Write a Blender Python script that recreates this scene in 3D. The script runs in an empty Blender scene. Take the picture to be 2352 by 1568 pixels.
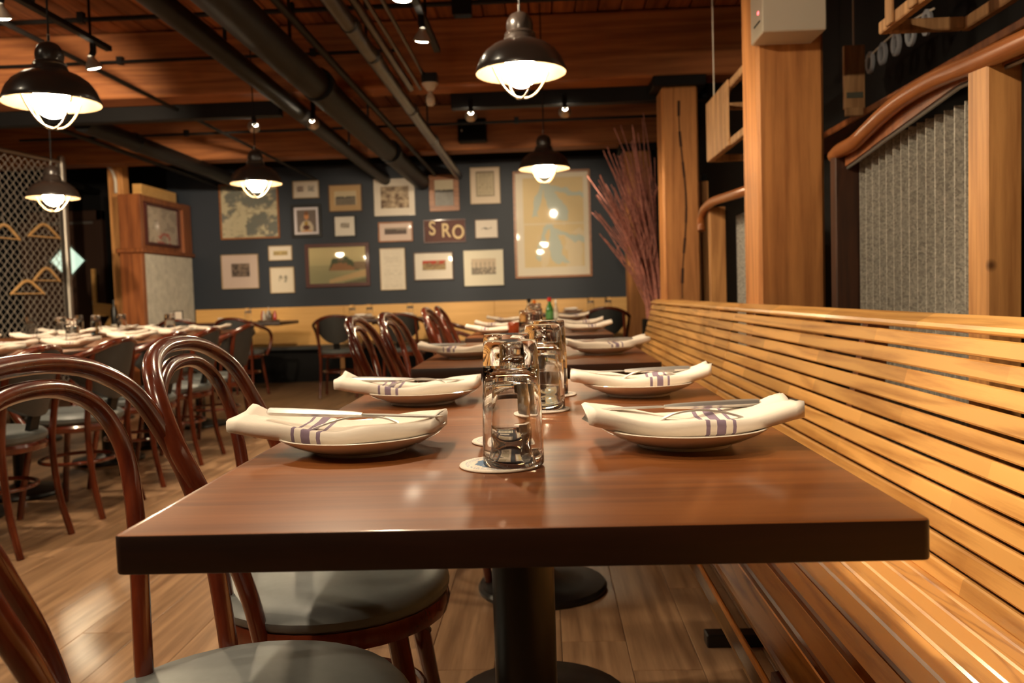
import bpy, bmesh, math, random
import numpy as np
from mathutils import Vector, Matrix
random.seed(7)
S = bpy.context.scene
COL = S.collection
PI = math.pi

# ---------------------------------------------------------------- camera, world, exposure
cd = bpy.data.cameras.new('camera'); cam = bpy.data.objects.new('camera', cd); COL.objects.link(cam)
YAW, PITCH, ROLL, FPX = .0396, .0548, .0310, 1968.5
fw = Vector((-math.sin(YAW)*math.cos(PITCH), math.cos(YAW)*math.cos(PITCH), -math.sin(PITCH)))
rt = Vector((math.cos(YAW), math.sin(YAW), 0)); up = rt.cross(fw)
c_, s_ = math.cos(ROLL), math.sin(ROLL)
r2 = rt*c_ - up*s_; u2 = rt*s_ + up*c_
cam.matrix_world = Matrix(((r2.x, u2.x, -fw.x, 0), (r2.y, u2.y, -fw.y, 0), (r2.z, u2.z, -fw.z, .9665), (0, 0, 0, 1)))
cd.sensor_width = 22.3; cd.lens = FPX/2352*22.3; cd.clip_start = .02; cd.clip_end = 60
cd.dof.use_dof = True; cd.dof.focus_distance = 1.22; cd.dof.aperture_fstop = 4.0
S.camera = cam
S.view_settings.view_transform = 'Standard'; S.view_settings.look = 'None'
S.view_settings.gamma = 1; S.view_settings.use_curve_mapping = False
S.view_settings.exposure = 1.42
W = bpy.data.worlds.new('world'); S.world = W; W.use_nodes = True
W.node_tree.nodes['Background'].inputs[0].default_value = (1, .72, .45, 1)
W.node_tree.nodes['Background'].inputs[1].default_value = .012
try:
    S.cycles.use_denoising = True; S.cycles.max_bounces = 10; S.cycles.transmission_bounces = 10
    S.cycles.transparent_max_bounces = 12; S.cycles.sample_clamp_indirect = 6; S.cycles.blur_glossy = .5
except Exception: pass

WARM = (1, .79, .54)
GLOBE = 88.0          # pendant globe radiance
SPOT_W = 35.0         # track spotlights
# pendants: x, y, rim height, label
PENDANTS = [(-.067, 3.4, 1.83, 'black dome pendant lamp closest over the bench tables, above the green ceiling beam gap'),
            (.023, 6.0, 1.83, 'black dome pendant lamp in front of the tall framed chart'),
            (-1.88, 3.29, 1.76, 'large black dome pendant lamp over the tables by the coat fence'),
            (-2.0, 6.0, 1.80, 'black dome pendant lamp in front of the old brown framed map'),
            (-3.52, 6.1, 1.765, 'black dome pendant lamp in front of the chain-link fence post')]
PENDANTS[0] = PENDANTS[0][:3] + ('black dome pendant lamp hanging closest over the row of bench tables',)
HIDDEN_PENDANTS = [(-1.95, .85, 1.83), (-3.6, 3.4, 1.83)]
# spots: x, y, z, aim point, label
SPOTS = [(-.60, 4.52, 2.30, (-.9, 5.3, 0), 'bright white track spotlight hanging beside the shiny grey pipe'),
         (-.60, 3.90, 2.30, (-.75, 4.3, 0), 'bright track spotlight cut by the top of the picture, by two thin conduits'),
         (-2.47, 4.76, 2.30, (-2.2, 5.6, 0), 'bright track spotlight between the large fence-side pendant and the black ducts'),
         (-2.44, 3.90, 2.30, (-2.6, 4.6, 0), 'bright track spotlight above the large fence-side pendant, cut by the frame'),
         (-.51, 6.45, 2.30, (-.9, 10.4, 1.25), 'track spotlight just above the black wall speaker'),
         (.188, 6.44, 2.30, (.10, 10.4, 1.25), 'track spotlight beside the cord of the pendant before the tall chart'),
         (-2.18, 6.54, 2.30, (-4.2, 9.9, 1.6), 'small track spotlight above the pendant before the old brown map'),
         (-1.71, 6.51, 2.30, (-2.1, 10.4, 1.25), 'small dim track spotlight among the black ducts')]
HIDDEN_SPOTS = [(-.6, 3.1, (.9, 4.6, 1.5)), (-.6, 2.3, (.15, 1.3, .75)), (-.6, 1.5, (.8, 1.6, .8)), (-.6, .92, (1.1, 3.3, 1.6)), (-.6, .25, (.0, 1.25, .75)),  # unseen spots added and aimed to brighten bench, table, crates and fence
                (-2.44, 2.7, (-1.8, 2.9, 0)), (-2.44, 1.3, (-.6, 1.1, .4)), (-2.44, 3.5, (-4.8, 7.7, 1.4))]

# ---------------------------------------------------------------- helpers
class MB:
    def __init__(s): s.v = []; s.f = []
    def add(s, vs, fs):
        b = len(s.v); s.v += [tuple(p) for p in vs]; s.f += [tuple(b+i for i in f) for f in fs]; return s
    def box(s, x0, x1, y0, y1, z0, z1):
        return s.add([(x0,y0,z0),(x1,y0,z0),(x1,y1,z0),(x0,y1,z0),(x0,y0,z1),(x1,y0,z1),(x1,y1,z1),(x0,y1,z1)],
                     [(3,2,1,0),(4,5,6,7),(0,1,5,4),(1,2,6,5),(2,3,7,6),(3,0,4,7)])
    def beam(s, a, b, w, h, upv=(0,0,1)):
        a, b = Vector(a), Vector(b); d = (b-a).normalized(); u = Vector(upv); r = d.cross(u)
        if r.length < 1e-4: r = d.cross(Vector((1,0,0)))
        r.normalize(); u = r.cross(d)
        P = []
        for q in (a, b):
            for i, j in ((-1,-1),(1,-1),(1,1),(-1,1)): P.append(q + r*(i*w/2) + u*(j*h/2))
        return s.add(P, [(3,2,1,0),(4,5,6,7),(0,1,5,4),(1,2,6,5),(2,3,7,6),(3,0,4,7)])
    def tube(s, pts, r, n=8, closed=False, flat=1.0):
        pts = [Vector(p) for p in pts]; N = len(pts)
        rs = list(r) if isinstance(r, (list, tuple)) else [r]*N
        T = []
        for i in range(N):
            a = pts[(i-1) % N] if (closed or i > 0) else pts[i]
            b = pts[(i+1) % N] if (closed or i < N-1) else pts[i]
            T.append((b-a).normalized())
        t0 = T[0]; u = t0.cross(Vector((0,0,1)))
        if u.length < 1e-3: u = t0.cross(Vector((0,1,0)))
        u.normalize(); V = []
        for i in range(N):
            u = u - T[i]*u.dot(T[i]); u.normalize(); w = T[i].cross(u)
            for k in range(n):
                a = 2*PI*k/n; V.append(pts[i] + u*(math.cos(a)*rs[i]*flat) + w*(math.sin(a)*rs[i]))
        F = []
        for i in range(N if closed else N-1):
            j = (i+1) % N
            for k in range(n):
                l = (k+1) % n; F.append((i*n+k, i*n+l, j*n+l, j*n+k))
        if not closed: F.append(tuple(range(n-1, -1, -1))); F.append(tuple((N-1)*n+k for k in range(n)))
        return s.add(V, F)
    def lathe(s, prof, n=24, c=(0,0,0), cap=True):
        V = []; F = []; m = len(prof)
        for r, z in prof:
            for k in range(n):
                a = 2*PI*k/n; V.append((c[0]+r*math.cos(a), c[1]+r*math.sin(a), c[2]+z))
        for i in range(m-1):
            for k in range(n):
                l = (k+1) % n; F.append((i*n+k, i*n+l, (i+1)*n+l, (i+1)*n+k))
        if cap:
            if prof[0][0] > 1e-5: F.append(tuple(range(n-1, -1, -1)))
            if prof[-1][0] > 1e-5: F.append(tuple((m-1)*n+k for k in range(n)))
        return s.add(V, F)
    def prism(s, poly, axis, a, b):      # poly of 2-D points extruded along axis from a to b
        n = len(poly); V = []
        for t in (a, b):
            for p, q in poly: V.append({'x': (t,p,q), 'y': (p,t,q), 'z': (p,q,t)}[axis])
        return s.add(V, [tuple(range(n-1,-1,-1)), tuple(range(n,2*n))] + [(i,(i+1)%n,n+(i+1)%n,n+i) for i in range(n)])
    def mesh(s, name, smooth=False, bevel=0, seg=1):
        bm = bmesh.new(); vs = [bm.verts.new(p) for p in s.v]
        for f in s.f:
            try: bm.faces.new([vs[i] for i in f])
            except ValueError: pass
        bmesh.ops.remove_doubles(bm, verts=bm.verts, dist=1e-6)
        bmesh.ops.recalc_face_normals(bm, faces=bm.faces)
        if bevel:
            ed = [e for e in bm.edges if len(e.link_faces) == 2 and e.calc_face_angle(0) > .6]
            bmesh.ops.bevel(bm, geom=ed, offset=bevel, segments=seg, affect='EDGES', profile=.5)
        if smooth:
            for f in bm.faces: f.smooth = True
            for e in bm.edges:
                if len(e.link_faces) == 2 and e.calc_face_angle(0) > .7: e.smooth = False
        me = bpy.data.meshes.new(name); bm.to_mesh(me); bm.free(); return me
    def build(s, name, mat, parent=None, smooth=False, bevel=0, seg=1, label=None, kind=None):
        o = obj(name, s.mesh(name, smooth, bevel, seg), mat, parent)
        if label: o['label'] = label
        if kind: o['kind'] = kind
        return o
def obj(name, me, mat=None, parent=None):
    o = bpy.data.objects.new(name, me); COL.objects.link(o)
    if mat is not None and me is not None and not me.materials: me.materials.append(mat)
    if parent is not None: o.parent = parent
    return o
def tag(o, label, cat, group=None, kind=None):
    o['label'] = label; o['category'] = cat
    if group: o['group'] = group
    if kind: o['kind'] = kind
    return o
def thing(name, label, cat, loc=(0,0,0), rz=0, group=None, kind=None):
    o = bpy.data.objects.new(name, None); COL.objects.link(o); o.location = loc; o.rotation_euler = (0,0,rz)
    o.empty_display_size = .05
    return tag(o, label, cat, group, kind)
def copy_tree(src, parent=None):
    c = src.copy(); COL.objects.link(c); c.parent = parent
    for ch in src.children: copy_tree(ch, c)
    return c
def place(src, used, label, loc, rz=0, group=None):
    o = src if not used else copy_tree(src)
    o.location = loc; o.rotation_euler = (0,0,rz); o['label'] = label
    if group: o['group'] = group
    return o
def spline(P, n=6, closed=False):
    P = [Vector(p) for p in P]; N = len(P); out = []
    for i in range(N if closed else N-1):
        p0 = P[(i-1) % N] if (closed or i > 0) else P[i]*2-P[i+1]
        p1 = P[i]; p2 = P[(i+1) % N]
        p3 = P[(i+2) % N] if (closed or i+2 < N) else p2*2-p1
        for k in range(n):
            t = k/n
            out.append(.5*((2*p1)+(p2-p0)*t+(2*p0-5*p1+4*p2-p3)*t*t+(3*p1-p0-3*p2+p3)*t**3))
    if not closed: out.append(P[-1])
    return out

# ---------------------------------------------------------------- materials
def nodemat(name):
    m = bpy.data.materials.new(name); m.use_nodes = True; nt = m.node_tree
    return m, nt, nt.nodes['Principled BSDF']
def mat(name, col, rough=.5, metal=0, coat=0, spec=.5, noise=0, nscale=20, bump=0):
    m, nt, p = nodemat(name)
    p.inputs['Base Color'].default_value = (*col, 1); p.inputs['Roughness'].default_value = rough
    p.inputs['Metallic'].default_value = metal; p.inputs['Coat Weight'].default_value = coat
    p.inputs['Coat Roughness'].default_value = .08; p.inputs['Specular IOR Level'].default_value = spec
    if noise or bump:
        tc = nt.nodes.new('ShaderNodeTexCoord'); n = nt.nodes.new('ShaderNodeTexNoise')
        n.inputs['Scale'].default_value = nscale; n.inputs['Detail'].default_value = 5
        nt.links.new(tc.outputs['Object'], n.inputs['Vector'])
        if noise:
            r = nt.nodes.new('ShaderNodeValToRGB'); e = r.color_ramp.elements
            e[0].position = .3; e[1].position = .7
            e[0].color = (*[c*(1-noise) for c in col], 1); e[1].color = (*[min(1, c*(1+noise)) for c in col], 1)
            nt.links.new(n.outputs['Fac'], r.inputs['Fac']); nt.links.new(r.outputs['Color'], p.inputs['Base Color'])
        if bump:
            b = nt.nodes.new('ShaderNodeBump'); b.inputs['Strength'].default_value = bump; b.inputs['Distance'].default_value = .004
            nt.links.new(n.outputs['Fac'], b.inputs['Height']); nt.links.new(b.outputs['Normal'], p.inputs['Normal'])
    return m
def wood(name, dark, light, axis='y', rough=.4, coat=0, cells=0, grain=26, stretch=14, tone=.25, knots=0, bump=.15, rings=.5, cr=.12):
    """grain runs along axis; each object gets its own offset and tone; cells = lengths of jointed staves per metre"""
    m, nt, p = nodemat(name); N = nt.nodes.new; L = nt.links.new
    tc = N('ShaderNodeTexCoord'); oi = N('ShaderNodeObjectInfo')
    off = N('ShaderNodeVectorMath'); off.operation = 'MULTIPLY_ADD'
    cmb = N('ShaderNodeCombineXYZ')
    for i in range(3): L(oi.outputs['Random'], cmb.inputs[i])
    L(cmb.outputs[0], off.inputs[0]); off.inputs[1].default_value = (37.3, 17.7, 53.1)
    L(tc.outputs['Object'], off.inputs[2])
    mp = N('ShaderNodeMapping'); sc = [1., 1., 1.]; sc['xyz'.index(axis)] = 1/stretch; mp.inputs['Scale'].default_value = sc
    L(off.outputs[0], mp.inputs['Vector'])
    n = N('ShaderNodeTexNoise'); n.inputs['Scale'].default_value = grain*2.2; n.inputs['Detail'].default_value = 8; n.inputs['Roughness'].default_value = .65
    L(mp.outputs[0], n.inputs['Vector'])
    n2 = N('ShaderNodeTexNoise'); n2.inputs['Scale'].default_value = grain*.28; n2.inputs['Detail'].default_value = 2; n2.inputs['Distortion'].default_value = .6
    L(mp.outputs[0], n2.inputs['Vector'])
    ml = N('ShaderNodeMath'); ml.operation = 'MULTIPLY'; ml.inputs[1].default_value = 9; L(n2.outputs['Fac'], ml.inputs[0])
    sn = N('ShaderNodeMath'); sn.operation = 'PINGPONG'; sn.inputs[1].default_value = .5; L(ml.outputs[0], sn.inputs[0])
    ad = N('ShaderNodeMath'); ad.operation = 'MULTIPLY_ADD'; ad.inputs[1].default_value = rings; L(sn.outputs[0], ad.inputs[0]); L(n.outputs['Fac'], ad.inputs[2])
    rp = N('ShaderNodeValToRGB'); e = rp.color_ramp.elements; e[0].position = .38; e[1].position = .78
    e[0].color = (*dark, 1); e[1].color = (*light, 1); L(ad.outputs[0], rp.inputs['Fac'])
    hs = N('ShaderNodeHueSaturation'); L(rp.outputs['Color'], hs.inputs['Color'])
    # tone per object, and per stave when jointed
    tv = N('ShaderNodeMath'); tv.operation = 'MULTIPLY_ADD'; tv.inputs[1].default_value = tone; tv.inputs[2].default_value = 1-tone/2
    if cells:
        sx = N('ShaderNodeSeparateXYZ'); L(off.outputs[0], sx.inputs[0])
        m1 = N('ShaderNodeMath'); m1.operation = 'MULTIPLY'; m1.inputs[1].default_value = cells; L(sx.outputs['xyz'.index(axis)], m1.inputs[0])
        fl = N('ShaderNodeMath'); fl.operation = 'FLOOR'; L(m1.outputs[0], fl.inputs[0])
        wn = N('ShaderNodeTexWhiteNoise'); wn.noise_dimensions = '1D'; L(fl.outputs[0], wn.inputs['W']); L(wn.outputs['Value'], tv.inputs[0])
    else: L(oi.outputs['Random'], tv.inputs[0])
    L(tv.outputs[0], hs.inputs['Value']); out = hs.outputs['Color']
    if knots:
        vo = N('ShaderNodeTexVoronoi'); vo.inputs['Scale'].default_value = knots; L(tc.outputs['Object'], vo.inputs['Vector'])
        kr = N('ShaderNodeValToRGB'); kr.color_ramp.elements[0].position = .015; kr.color_ramp.elements[1].position = .055
        kr.color_ramp.elements[0].color = (.25, .2, .15, 1); kr.color_ramp.elements[1].color = (1, 1, 1, 1); L(vo.outputs['Distance'], kr.inputs['Fac'])
        mx = N('ShaderNodeMix'); mx.data_type = 'RGBA'; mx.blend_type = 'MULTIPLY'; mx.inputs['Factor'].default_value = 1
        L(out, mx.inputs['A']); L(kr.outputs['Color'], mx.inputs['B']); out = mx.outputs['Result']
    L(out, p.inputs['Base Color']); p.inputs['Roughness'].default_value = rough
    p.inputs['Coat Weight'].default_value = coat; p.inputs['Coat Roughness'].default_value = cr
    if bump:
        b = N('ShaderNodeBump'); b.inputs['Strength'].default_value = bump; b.inputs['Distance'].default_value = .002
        L(n.outputs['Fac'], b.inputs['Height']); L(b.outputs['Normal'], p.inputs['Normal'])
    return m
def glassmat(name, col=(1,1,1), rough=0):
    m, nt, p = nodemat(name); p.inputs['Base Color'].default_value = (*col, 1); p.inputs['Roughness'].default_value = rough
    p.inputs['Transmission Weight'].default_value = 1; p.inputs['IOR'].default_value = 1.48; return m
def panemat():
    m, nt, p = nodemat('picture_glass'); N = nt.nodes.new
    t = N('ShaderNodeBsdfTransparent'); g = N('ShaderNodeBsdfGlossy'); g.inputs['Roughness'].default_value = .03
    f = N('ShaderNodeLayerWeight'); pw = N('ShaderNodeMath'); pw.operation = 'POWER'; pw.inputs[1].default_value = 4.5; mx = N('ShaderNodeMixShader')
    sc = N('ShaderNodeMath'); sc.operation = 'MULTIPLY_ADD'; sc.inputs[1].default_value = .5; sc.inputs[2].default_value = .025
    nt.links.new(f.outputs['Facing'], pw.inputs[0]); nt.links.new(pw.outputs[0], sc.inputs[0]); nt.links.new(sc.outputs[0], mx.inputs[0]); nt.links.new(t.outputs[0], mx.inputs[1]); nt.links.new(g.outputs[0], mx.inputs[2])
    nt.links.new(mx.outputs[0], nt.nodes['Material Output'].inputs['Surface']); return m
def emit(name, col, st):
    m, nt, p = nodemat(name); p.inputs['Base Color'].default_value = (.8,.8,.8,1)
    p.inputs['Emission Color'].default_value = (*col, 1); p.inputs['Emission Strength'].default_value = st; return m
def printmat():
    m, nt, p = nodemat('printed_sheet'); a = nt.nodes.new('ShaderNodeVertexColor'); a.layer_name = 'Col'
    nt.links.new(a.outputs['Color'], p.inputs['Base Color']); p.inputs['Roughness'].default_value = .6; return m

M = {}
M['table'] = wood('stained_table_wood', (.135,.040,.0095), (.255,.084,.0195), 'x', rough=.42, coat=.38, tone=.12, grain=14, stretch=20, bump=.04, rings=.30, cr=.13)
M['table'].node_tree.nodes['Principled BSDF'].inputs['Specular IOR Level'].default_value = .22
M['table_edge'] = wood('dark_edge_wood', (.016,.0055,.003), (.045,.014,.006), 'x', rough=.42, tone=.1, grain=10, stretch=10, bump=.1)  # darker wood for the sides and underside of each tabletop
M['bench'] = wood('golden_ash', (.42,.185,.043), (.72,.385,.115), 'y', rough=.38, coat=.25, cells=1.6, tone=.36, grain=20, stretch=16, rings=.9)
M['bench_plain'] = wood('golden_ash_seat', (.30,.120,.027), (.68,.355,.105), 'y', rough=.38, coat=.25, tone=.3, grain=22, stretch=10, rings=1.0)
M['timber'] = wood('old_fir_timber', (.33,.120,.032), (.60,.255,.076), 'z', rough=.62, tone=.1, grain=14, stretch=16, knots=2.6, bump=.5)
M['timber_x'] = wood('old_fir_beam', (.24,.078,.023), (.46,.165,.050), 'x', rough=.7, tone=.2, grain=12, stretch=16, knots=2, bump=.5)
M['ceil'] = wood('dark_ceiling_plank', (.17,.052,.018), (.34,.115,.036), 'y', rough=.75, tone=.5, grain=14, stretch=14, bump=.4)
M['floor'] = wood('floor_plank_wood', (.23,.125,.066), (.46,.275,.152), 'y', rough=.30, tone=.28, grain=16, stretch=20, bump=.08, rings=.4)
M['mahogany'] = wood('mahogany_bentwood', (.062,.010,.0045), (.150,.028,.010), 'z', rough=.22, coat=.6, tone=.2, grain=12, stretch=6, bump=0, cr=.06)
M['rail'] = wood('varnished_rail_wood', (.20,.060,.016), (.40,.135,.038), 'y', rough=.3, coat=.4, tone=.05, grain=10, stretch=12)
M['post'] = wood('orange_post_wood', (.36,.15,.045), (.62,.30,.10), 'z', rough=.5, tone=.3, grain=18, stretch=18, knots=3)
M['shaded_post'] = wood('shaded_post_wood', (.030,.010,.005), (.065,.022,.009), 'z', rough=.5)  # shadow on the post beside the column, put into its wood colour
M['ply'] = wood('settee_plywood', (.66,.36,.11), (.80,.47,.165), 'x', rough=.35, coat=.3, tone=.06, grain=8, stretch=16, bump=.05, rings=.2)
M['red_wood'] = wood('reddish_stained_wood', (.15,.042,.012), (.33,.105,.03), 'z', rough=.45, coat=.2, tone=.1, grain=14, stretch=14)
M['crate'] = wood('crate_wood', (.30,.15,.06), (.55,.31,.14), 'z', rough=.7, tone=.3, grain=18, stretch=12)
M['hanger'] = wood('hanger_wood', (.62,.34,.12), (.80,.50,.22), 'x', rough=.4, tone=.1)
M['twig'] = mat('dry_twig', (.46,.18,.14), .8, noise=.35, nscale=30)
M['navy'] = mat('navy_paint', (.016,.023,.036), .6, noise=.05, nscale=3)
M['black_paint'] = mat('black_paint', (.005,.0045,.0045), .75, spec=.2)
M['black_metal'] = mat('black_metal', (.006,.0055,.0055), .55, spec=.25)
M['cast_iron'] = mat('cast_iron', (.008,.008,.008), .35)
M['pipe'] = mat('painted_pipe', (.007,.006,.0055), .5, spec=.25, noise=.3, nscale=8)
M['steel_pipe'] = mat('bare_steel_pipe', (.13,.115,.10), .30, metal=1, noise=.2, nscale=10)
M['grey_pipe'] = mat('galvanised_pole', (.42,.38,.33), .4, metal=.8)
M['shade_out'] = mat('dark_bronze_enamel', (.030,.022,.018), .28, coat=.4)
M['shade_in'] = mat('cream_enamel', (.078,.050,.025), .5)
M['guard'] = mat('cream_wire', (.17,.115,.06), .4)
M['vinyl'] = mat('blue_grey_vinyl', (.125,.135,.135), .42, noise=.06, nscale=60, bump=.03)
M['vinyl_dark'] = mat('charcoal_vinyl', (.045,.047,.047), .5, noise=.08, nscale=60)
M['china'] = mat('cream_china', (.78,.70,.60), .12, coat=.6)
M['steel'] = mat('polished_steel', (.78,.76,.73), .32, metal=.85)
M['coasterbody'] = mat('pressed_card', (.72,.62,.52), .8)
M['white_box'] = mat('off_white_enamel', (.62,.55,.44), .5)
M['cable'] = mat('pale_cable', (.65,.58,.48), .5)
M['grey_strip'] = mat('grey_trim', (.25,.24,.22), .45, metal=.7)
M['glass'] = glassmat('clear_glass'); M['pane'] = panemat(); M['print'] = printmat()
M['door_wood'] = mat('dark_door_paint', (.050,.022,.012), .5)
M['door_glass'] = emit('lit_window_glass', (.62,.86,.66), .38)
M['speaker'] = mat('speaker_black', (.005,.005,.005), .6, spec=.2)
M['led'] = emit('red_indicator', (1,.05,.08), 2)
M['globe'] = emit('lamp_globe', (1,.80,.52), GLOBE)
M['spotlens'] = emit('spot_lens', (1,.86,.62), 30)
M['spothead'] = mat('spot_reflector', (.55,.50,.42), .3, metal=.7)
def corrmat():
    m, nt, p = nodemat('galvanised_sheet'); N = nt.nodes.new; L = nt.links.new
    tc = N('ShaderNodeTexCoord'); v = N('ShaderNodeTexVoronoi'); v.inputs['Scale'].default_value = 170
    L(tc.outputs['Object'], v.inputs['Vector']); r = N('ShaderNodeValToRGB'); e = r.color_ramp.elements
    e[0].color = (.22,.205,.18,1); e[1].color = (.56,.53,.47,1); L(v.outputs['Color'], r.inputs['Fac']); L(r.outputs['Color'], p.inputs['Base Color'])
    p.inputs['Metallic'].default_value = .35; p.inputs['Roughness'].default_value = .5; return m
M['corr'] = corrmat()
def napkinmat(name, off):
    m, nt, p = nodemat(name); N = nt.nodes.new; L = nt.links.new
    tc = N('ShaderNodeTexCoord'); sx = N('ShaderNodeSeparateXYZ'); L(tc.outputs['UV'], sx.inputs[0])
    r = N('ShaderNodeValToRGB'); r.color_ramp.interpolation = 'CONSTANT'; cr = r.color_ramp
    wht, pur = (.80,.71,.62,1), (.235,.165,.235,1)
    stops = [(0, wht)]
    for c, w in ((-.062, .014), (0, .034), (.062, .014)): stops += [(off+c-w/1.6, pur), (off+c+w/1.6, wht)]
    cr.elements[0].position = 0; cr.elements[0].color = wht; cr.elements[1].position = stops[1][0]; cr.elements[1].color = pur
    for q, c in stops[2:]:
        el = cr.elements.new(q); el.color = c
    L(sx.outputs[0], r.inputs['Fac']); L(r.outputs['Color'], p.inputs['Base Color']); p.inputs['Roughness'].default_value = .9
    n = N('ShaderNodeTexNoise'); n.inputs['Scale'].default_value = 220; L(tc.outputs['Object'], n.inputs['Vector'])
    b = N('ShaderNodeBump'); b.inputs['Strength'].default_value = .12; b.inputs['Distance'].default_value = .002
    L(n.outputs['Fac'], b.inputs['Height']); L(b.outputs['Normal'], p.inputs['Normal']); return m
M['napL'] = napkinmat('striped_linen', .36); M['napR'] = napkinmat('striped_linen_b', .62)

# ---------------------------------------------------------------- room shell
fl = MB().box(-7.2, 2.0, -3.2, 10.9, -.12, -.021).build('floor', mat('floor_underlay', (.03,.02,.015), .8)); tag(fl, 'brown wood plank floor under all the tables', 'floor', kind='structure')
PW, PL = .178, 1.22
pk = MB().box(-PW/2+.0008, PW/2-.0008, -PL/2+.0008, PL/2-.0008, -.02, 0).mesh('plank', bevel=.0012)
spots = []
for i in range(int(9.0/PW)):
    x = -7.1 + PW*(i+.5); ph = random.random()*PL
    for j in range(-1, 12):
        y = -3.1 + ph + PL*(j+.5)
        if y-PL/2 > 10.5: continue
        spots.append((x, y))
def seen(p):                                   # how near and how open to view a floor spot is
    x, y = p
    open_ = (-2.2 < x < 1.0) and y > .3
    return (0 if open_ else 4) + math.hypot(x+.8, y-2.2)
spots.sort(key=seen)
for x, y in spots[:290]:
    o = obj('plank', pk, M['floor'], fl); o.location = (x, y, 0)
rest = MB()
for x, y in spots[290:]: rest.box(x-PW/2+.0008, x+PW/2-.0008, y-PL/2+.0008, y+PL/2-.0008, -.02, 0)
rest.build('plank_field', M['floor'], fl, kind='stuff')

ce = MB().box(-7.2, 2.0, -3.2, 10.9, 3.0, 3.1).build('ceiling', M['black_paint']); tag(ce, 'dark reddish plank ceiling between heavy beams', 'ceiling', kind='structure')
cpl = {}
for (y0, y1) in ((-3.2, 3.45), (3.45, 6.3), (6.3, 10.9)):
    k = MB().box(-.077, .077, y0, y1, 2.955, 2.999).mesh('plank', bevel=.006)
    for i in range(56):
        o = obj('plank', k, M['ceil'], ce); o.location = (-7.1+.162*i, 0, random.uniform(-.006, 0))
wb = MB().box(-7.2, 2.0, 10.45, 10.6, 0, 3.0).build('wall_back', M['navy']); tag(wb, 'navy blue painted wall hung with framed pictures', 'wall', kind='structure')
tag(MB().box(-7.2, -4.6, 10.43, 10.449, 0, 3.0).build('wall_back_dark', M['black_paint']), 'black painted wall around the dark door', 'wall', kind='structure')
tag(MB().box(-7.3, -7.2, -3.2, 10.6, 0, 3.0).build('wall_left', M['black_paint']), 'unlit black wall beyond the chain-link fence', 'wall', kind='structure')
tag(MB().box(1.62, 1.74, -3.2, 10.6, 0, 3.0).build('wall_right', M['black_paint']), 'black wall behind the corrugated metal screens', 'wall', kind='structure')
tag(MB().box(-7.2, 2.0, -3.3, -3.2, 0, 3.0).build('wall_front', mat('front_wall', (.10,.06,.04), .8)), 'plain dark wall at the near end of the room', 'wall', kind='structure')
tag(MB().box(-4.6, 1.3, 10.40, 10.45, 2.60, 2.72).build('wall_top_strip', M['black_paint'], bevel=.004), 'black strip along the top of the navy wall', 'trim', kind='structure')  # black strip set across the top of the navy wall

def timber_bm(x0, x1, y0, y1, z0, z1): return MB().box(x0, x1, y0, y1, z0, z1)
for y, lb in ((3.5, 'thick brown ceiling beam nearest overhead'), (6.2, 'thick brown ceiling beam above the second timber column'), (8.95, 'thick brown ceiling beam carrying the black speaker')):
    b = timber_bm(-7.1, 1.6, y, y+.27, 2.475, 2.945).build('timber_beam', M['timber_x'], bevel=.012); tag(b, lb, 'beam', 'ceiling beams', 'structure')
for y, x0, x1, lb in ((3.53, .877, 1.142, 'square golden timber column with a white box mounted on it'), (6.2, .866, 1.122, 'cracked square timber column in the middle of the bench'),
                      (8.95, .872, 1.13, 'square timber column behind the bundle of dry branches')):
    c = thing('timber_column', lb, 'column', (0,0,0), group='timber columns', kind='structure')
    c.location = ((x0+x1)/2, y+.13, 0); w = (x1-x0)/2
    MB().box(-w, w, -.13, .13, 0, 2.40).build('shaft', M['timber'], c, bevel=.012)
    MB().box(-w-.06, w+.06, -.16, .16, 2.40, 2.474).build('cap_plate', M['black_metal'], c, bevel=.006)
    if y == 6.2:
        pts = [(w*.1+.02*math.sin(z*5), -.1312, z) for z in np.linspace(.9, 2.3, 14)]
        q = MB()
        for i, a in enumerate(pts[:-1]):
            b2 = pts[i+1]; wd = .004+.006*math.sin(i*1.7)**2
            q.add([(a[0]-wd,a[1],a[2]),(a[0]+wd,a[1],a[2]),(b2[0]+wd,b2[1],b2[2]),(b2[0]-wd,b2[1],b2[2])], [(0,1,2,3)])
        q.build('crack', mat('crack_dark', (.05,.02,.01), .9), c)

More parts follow.
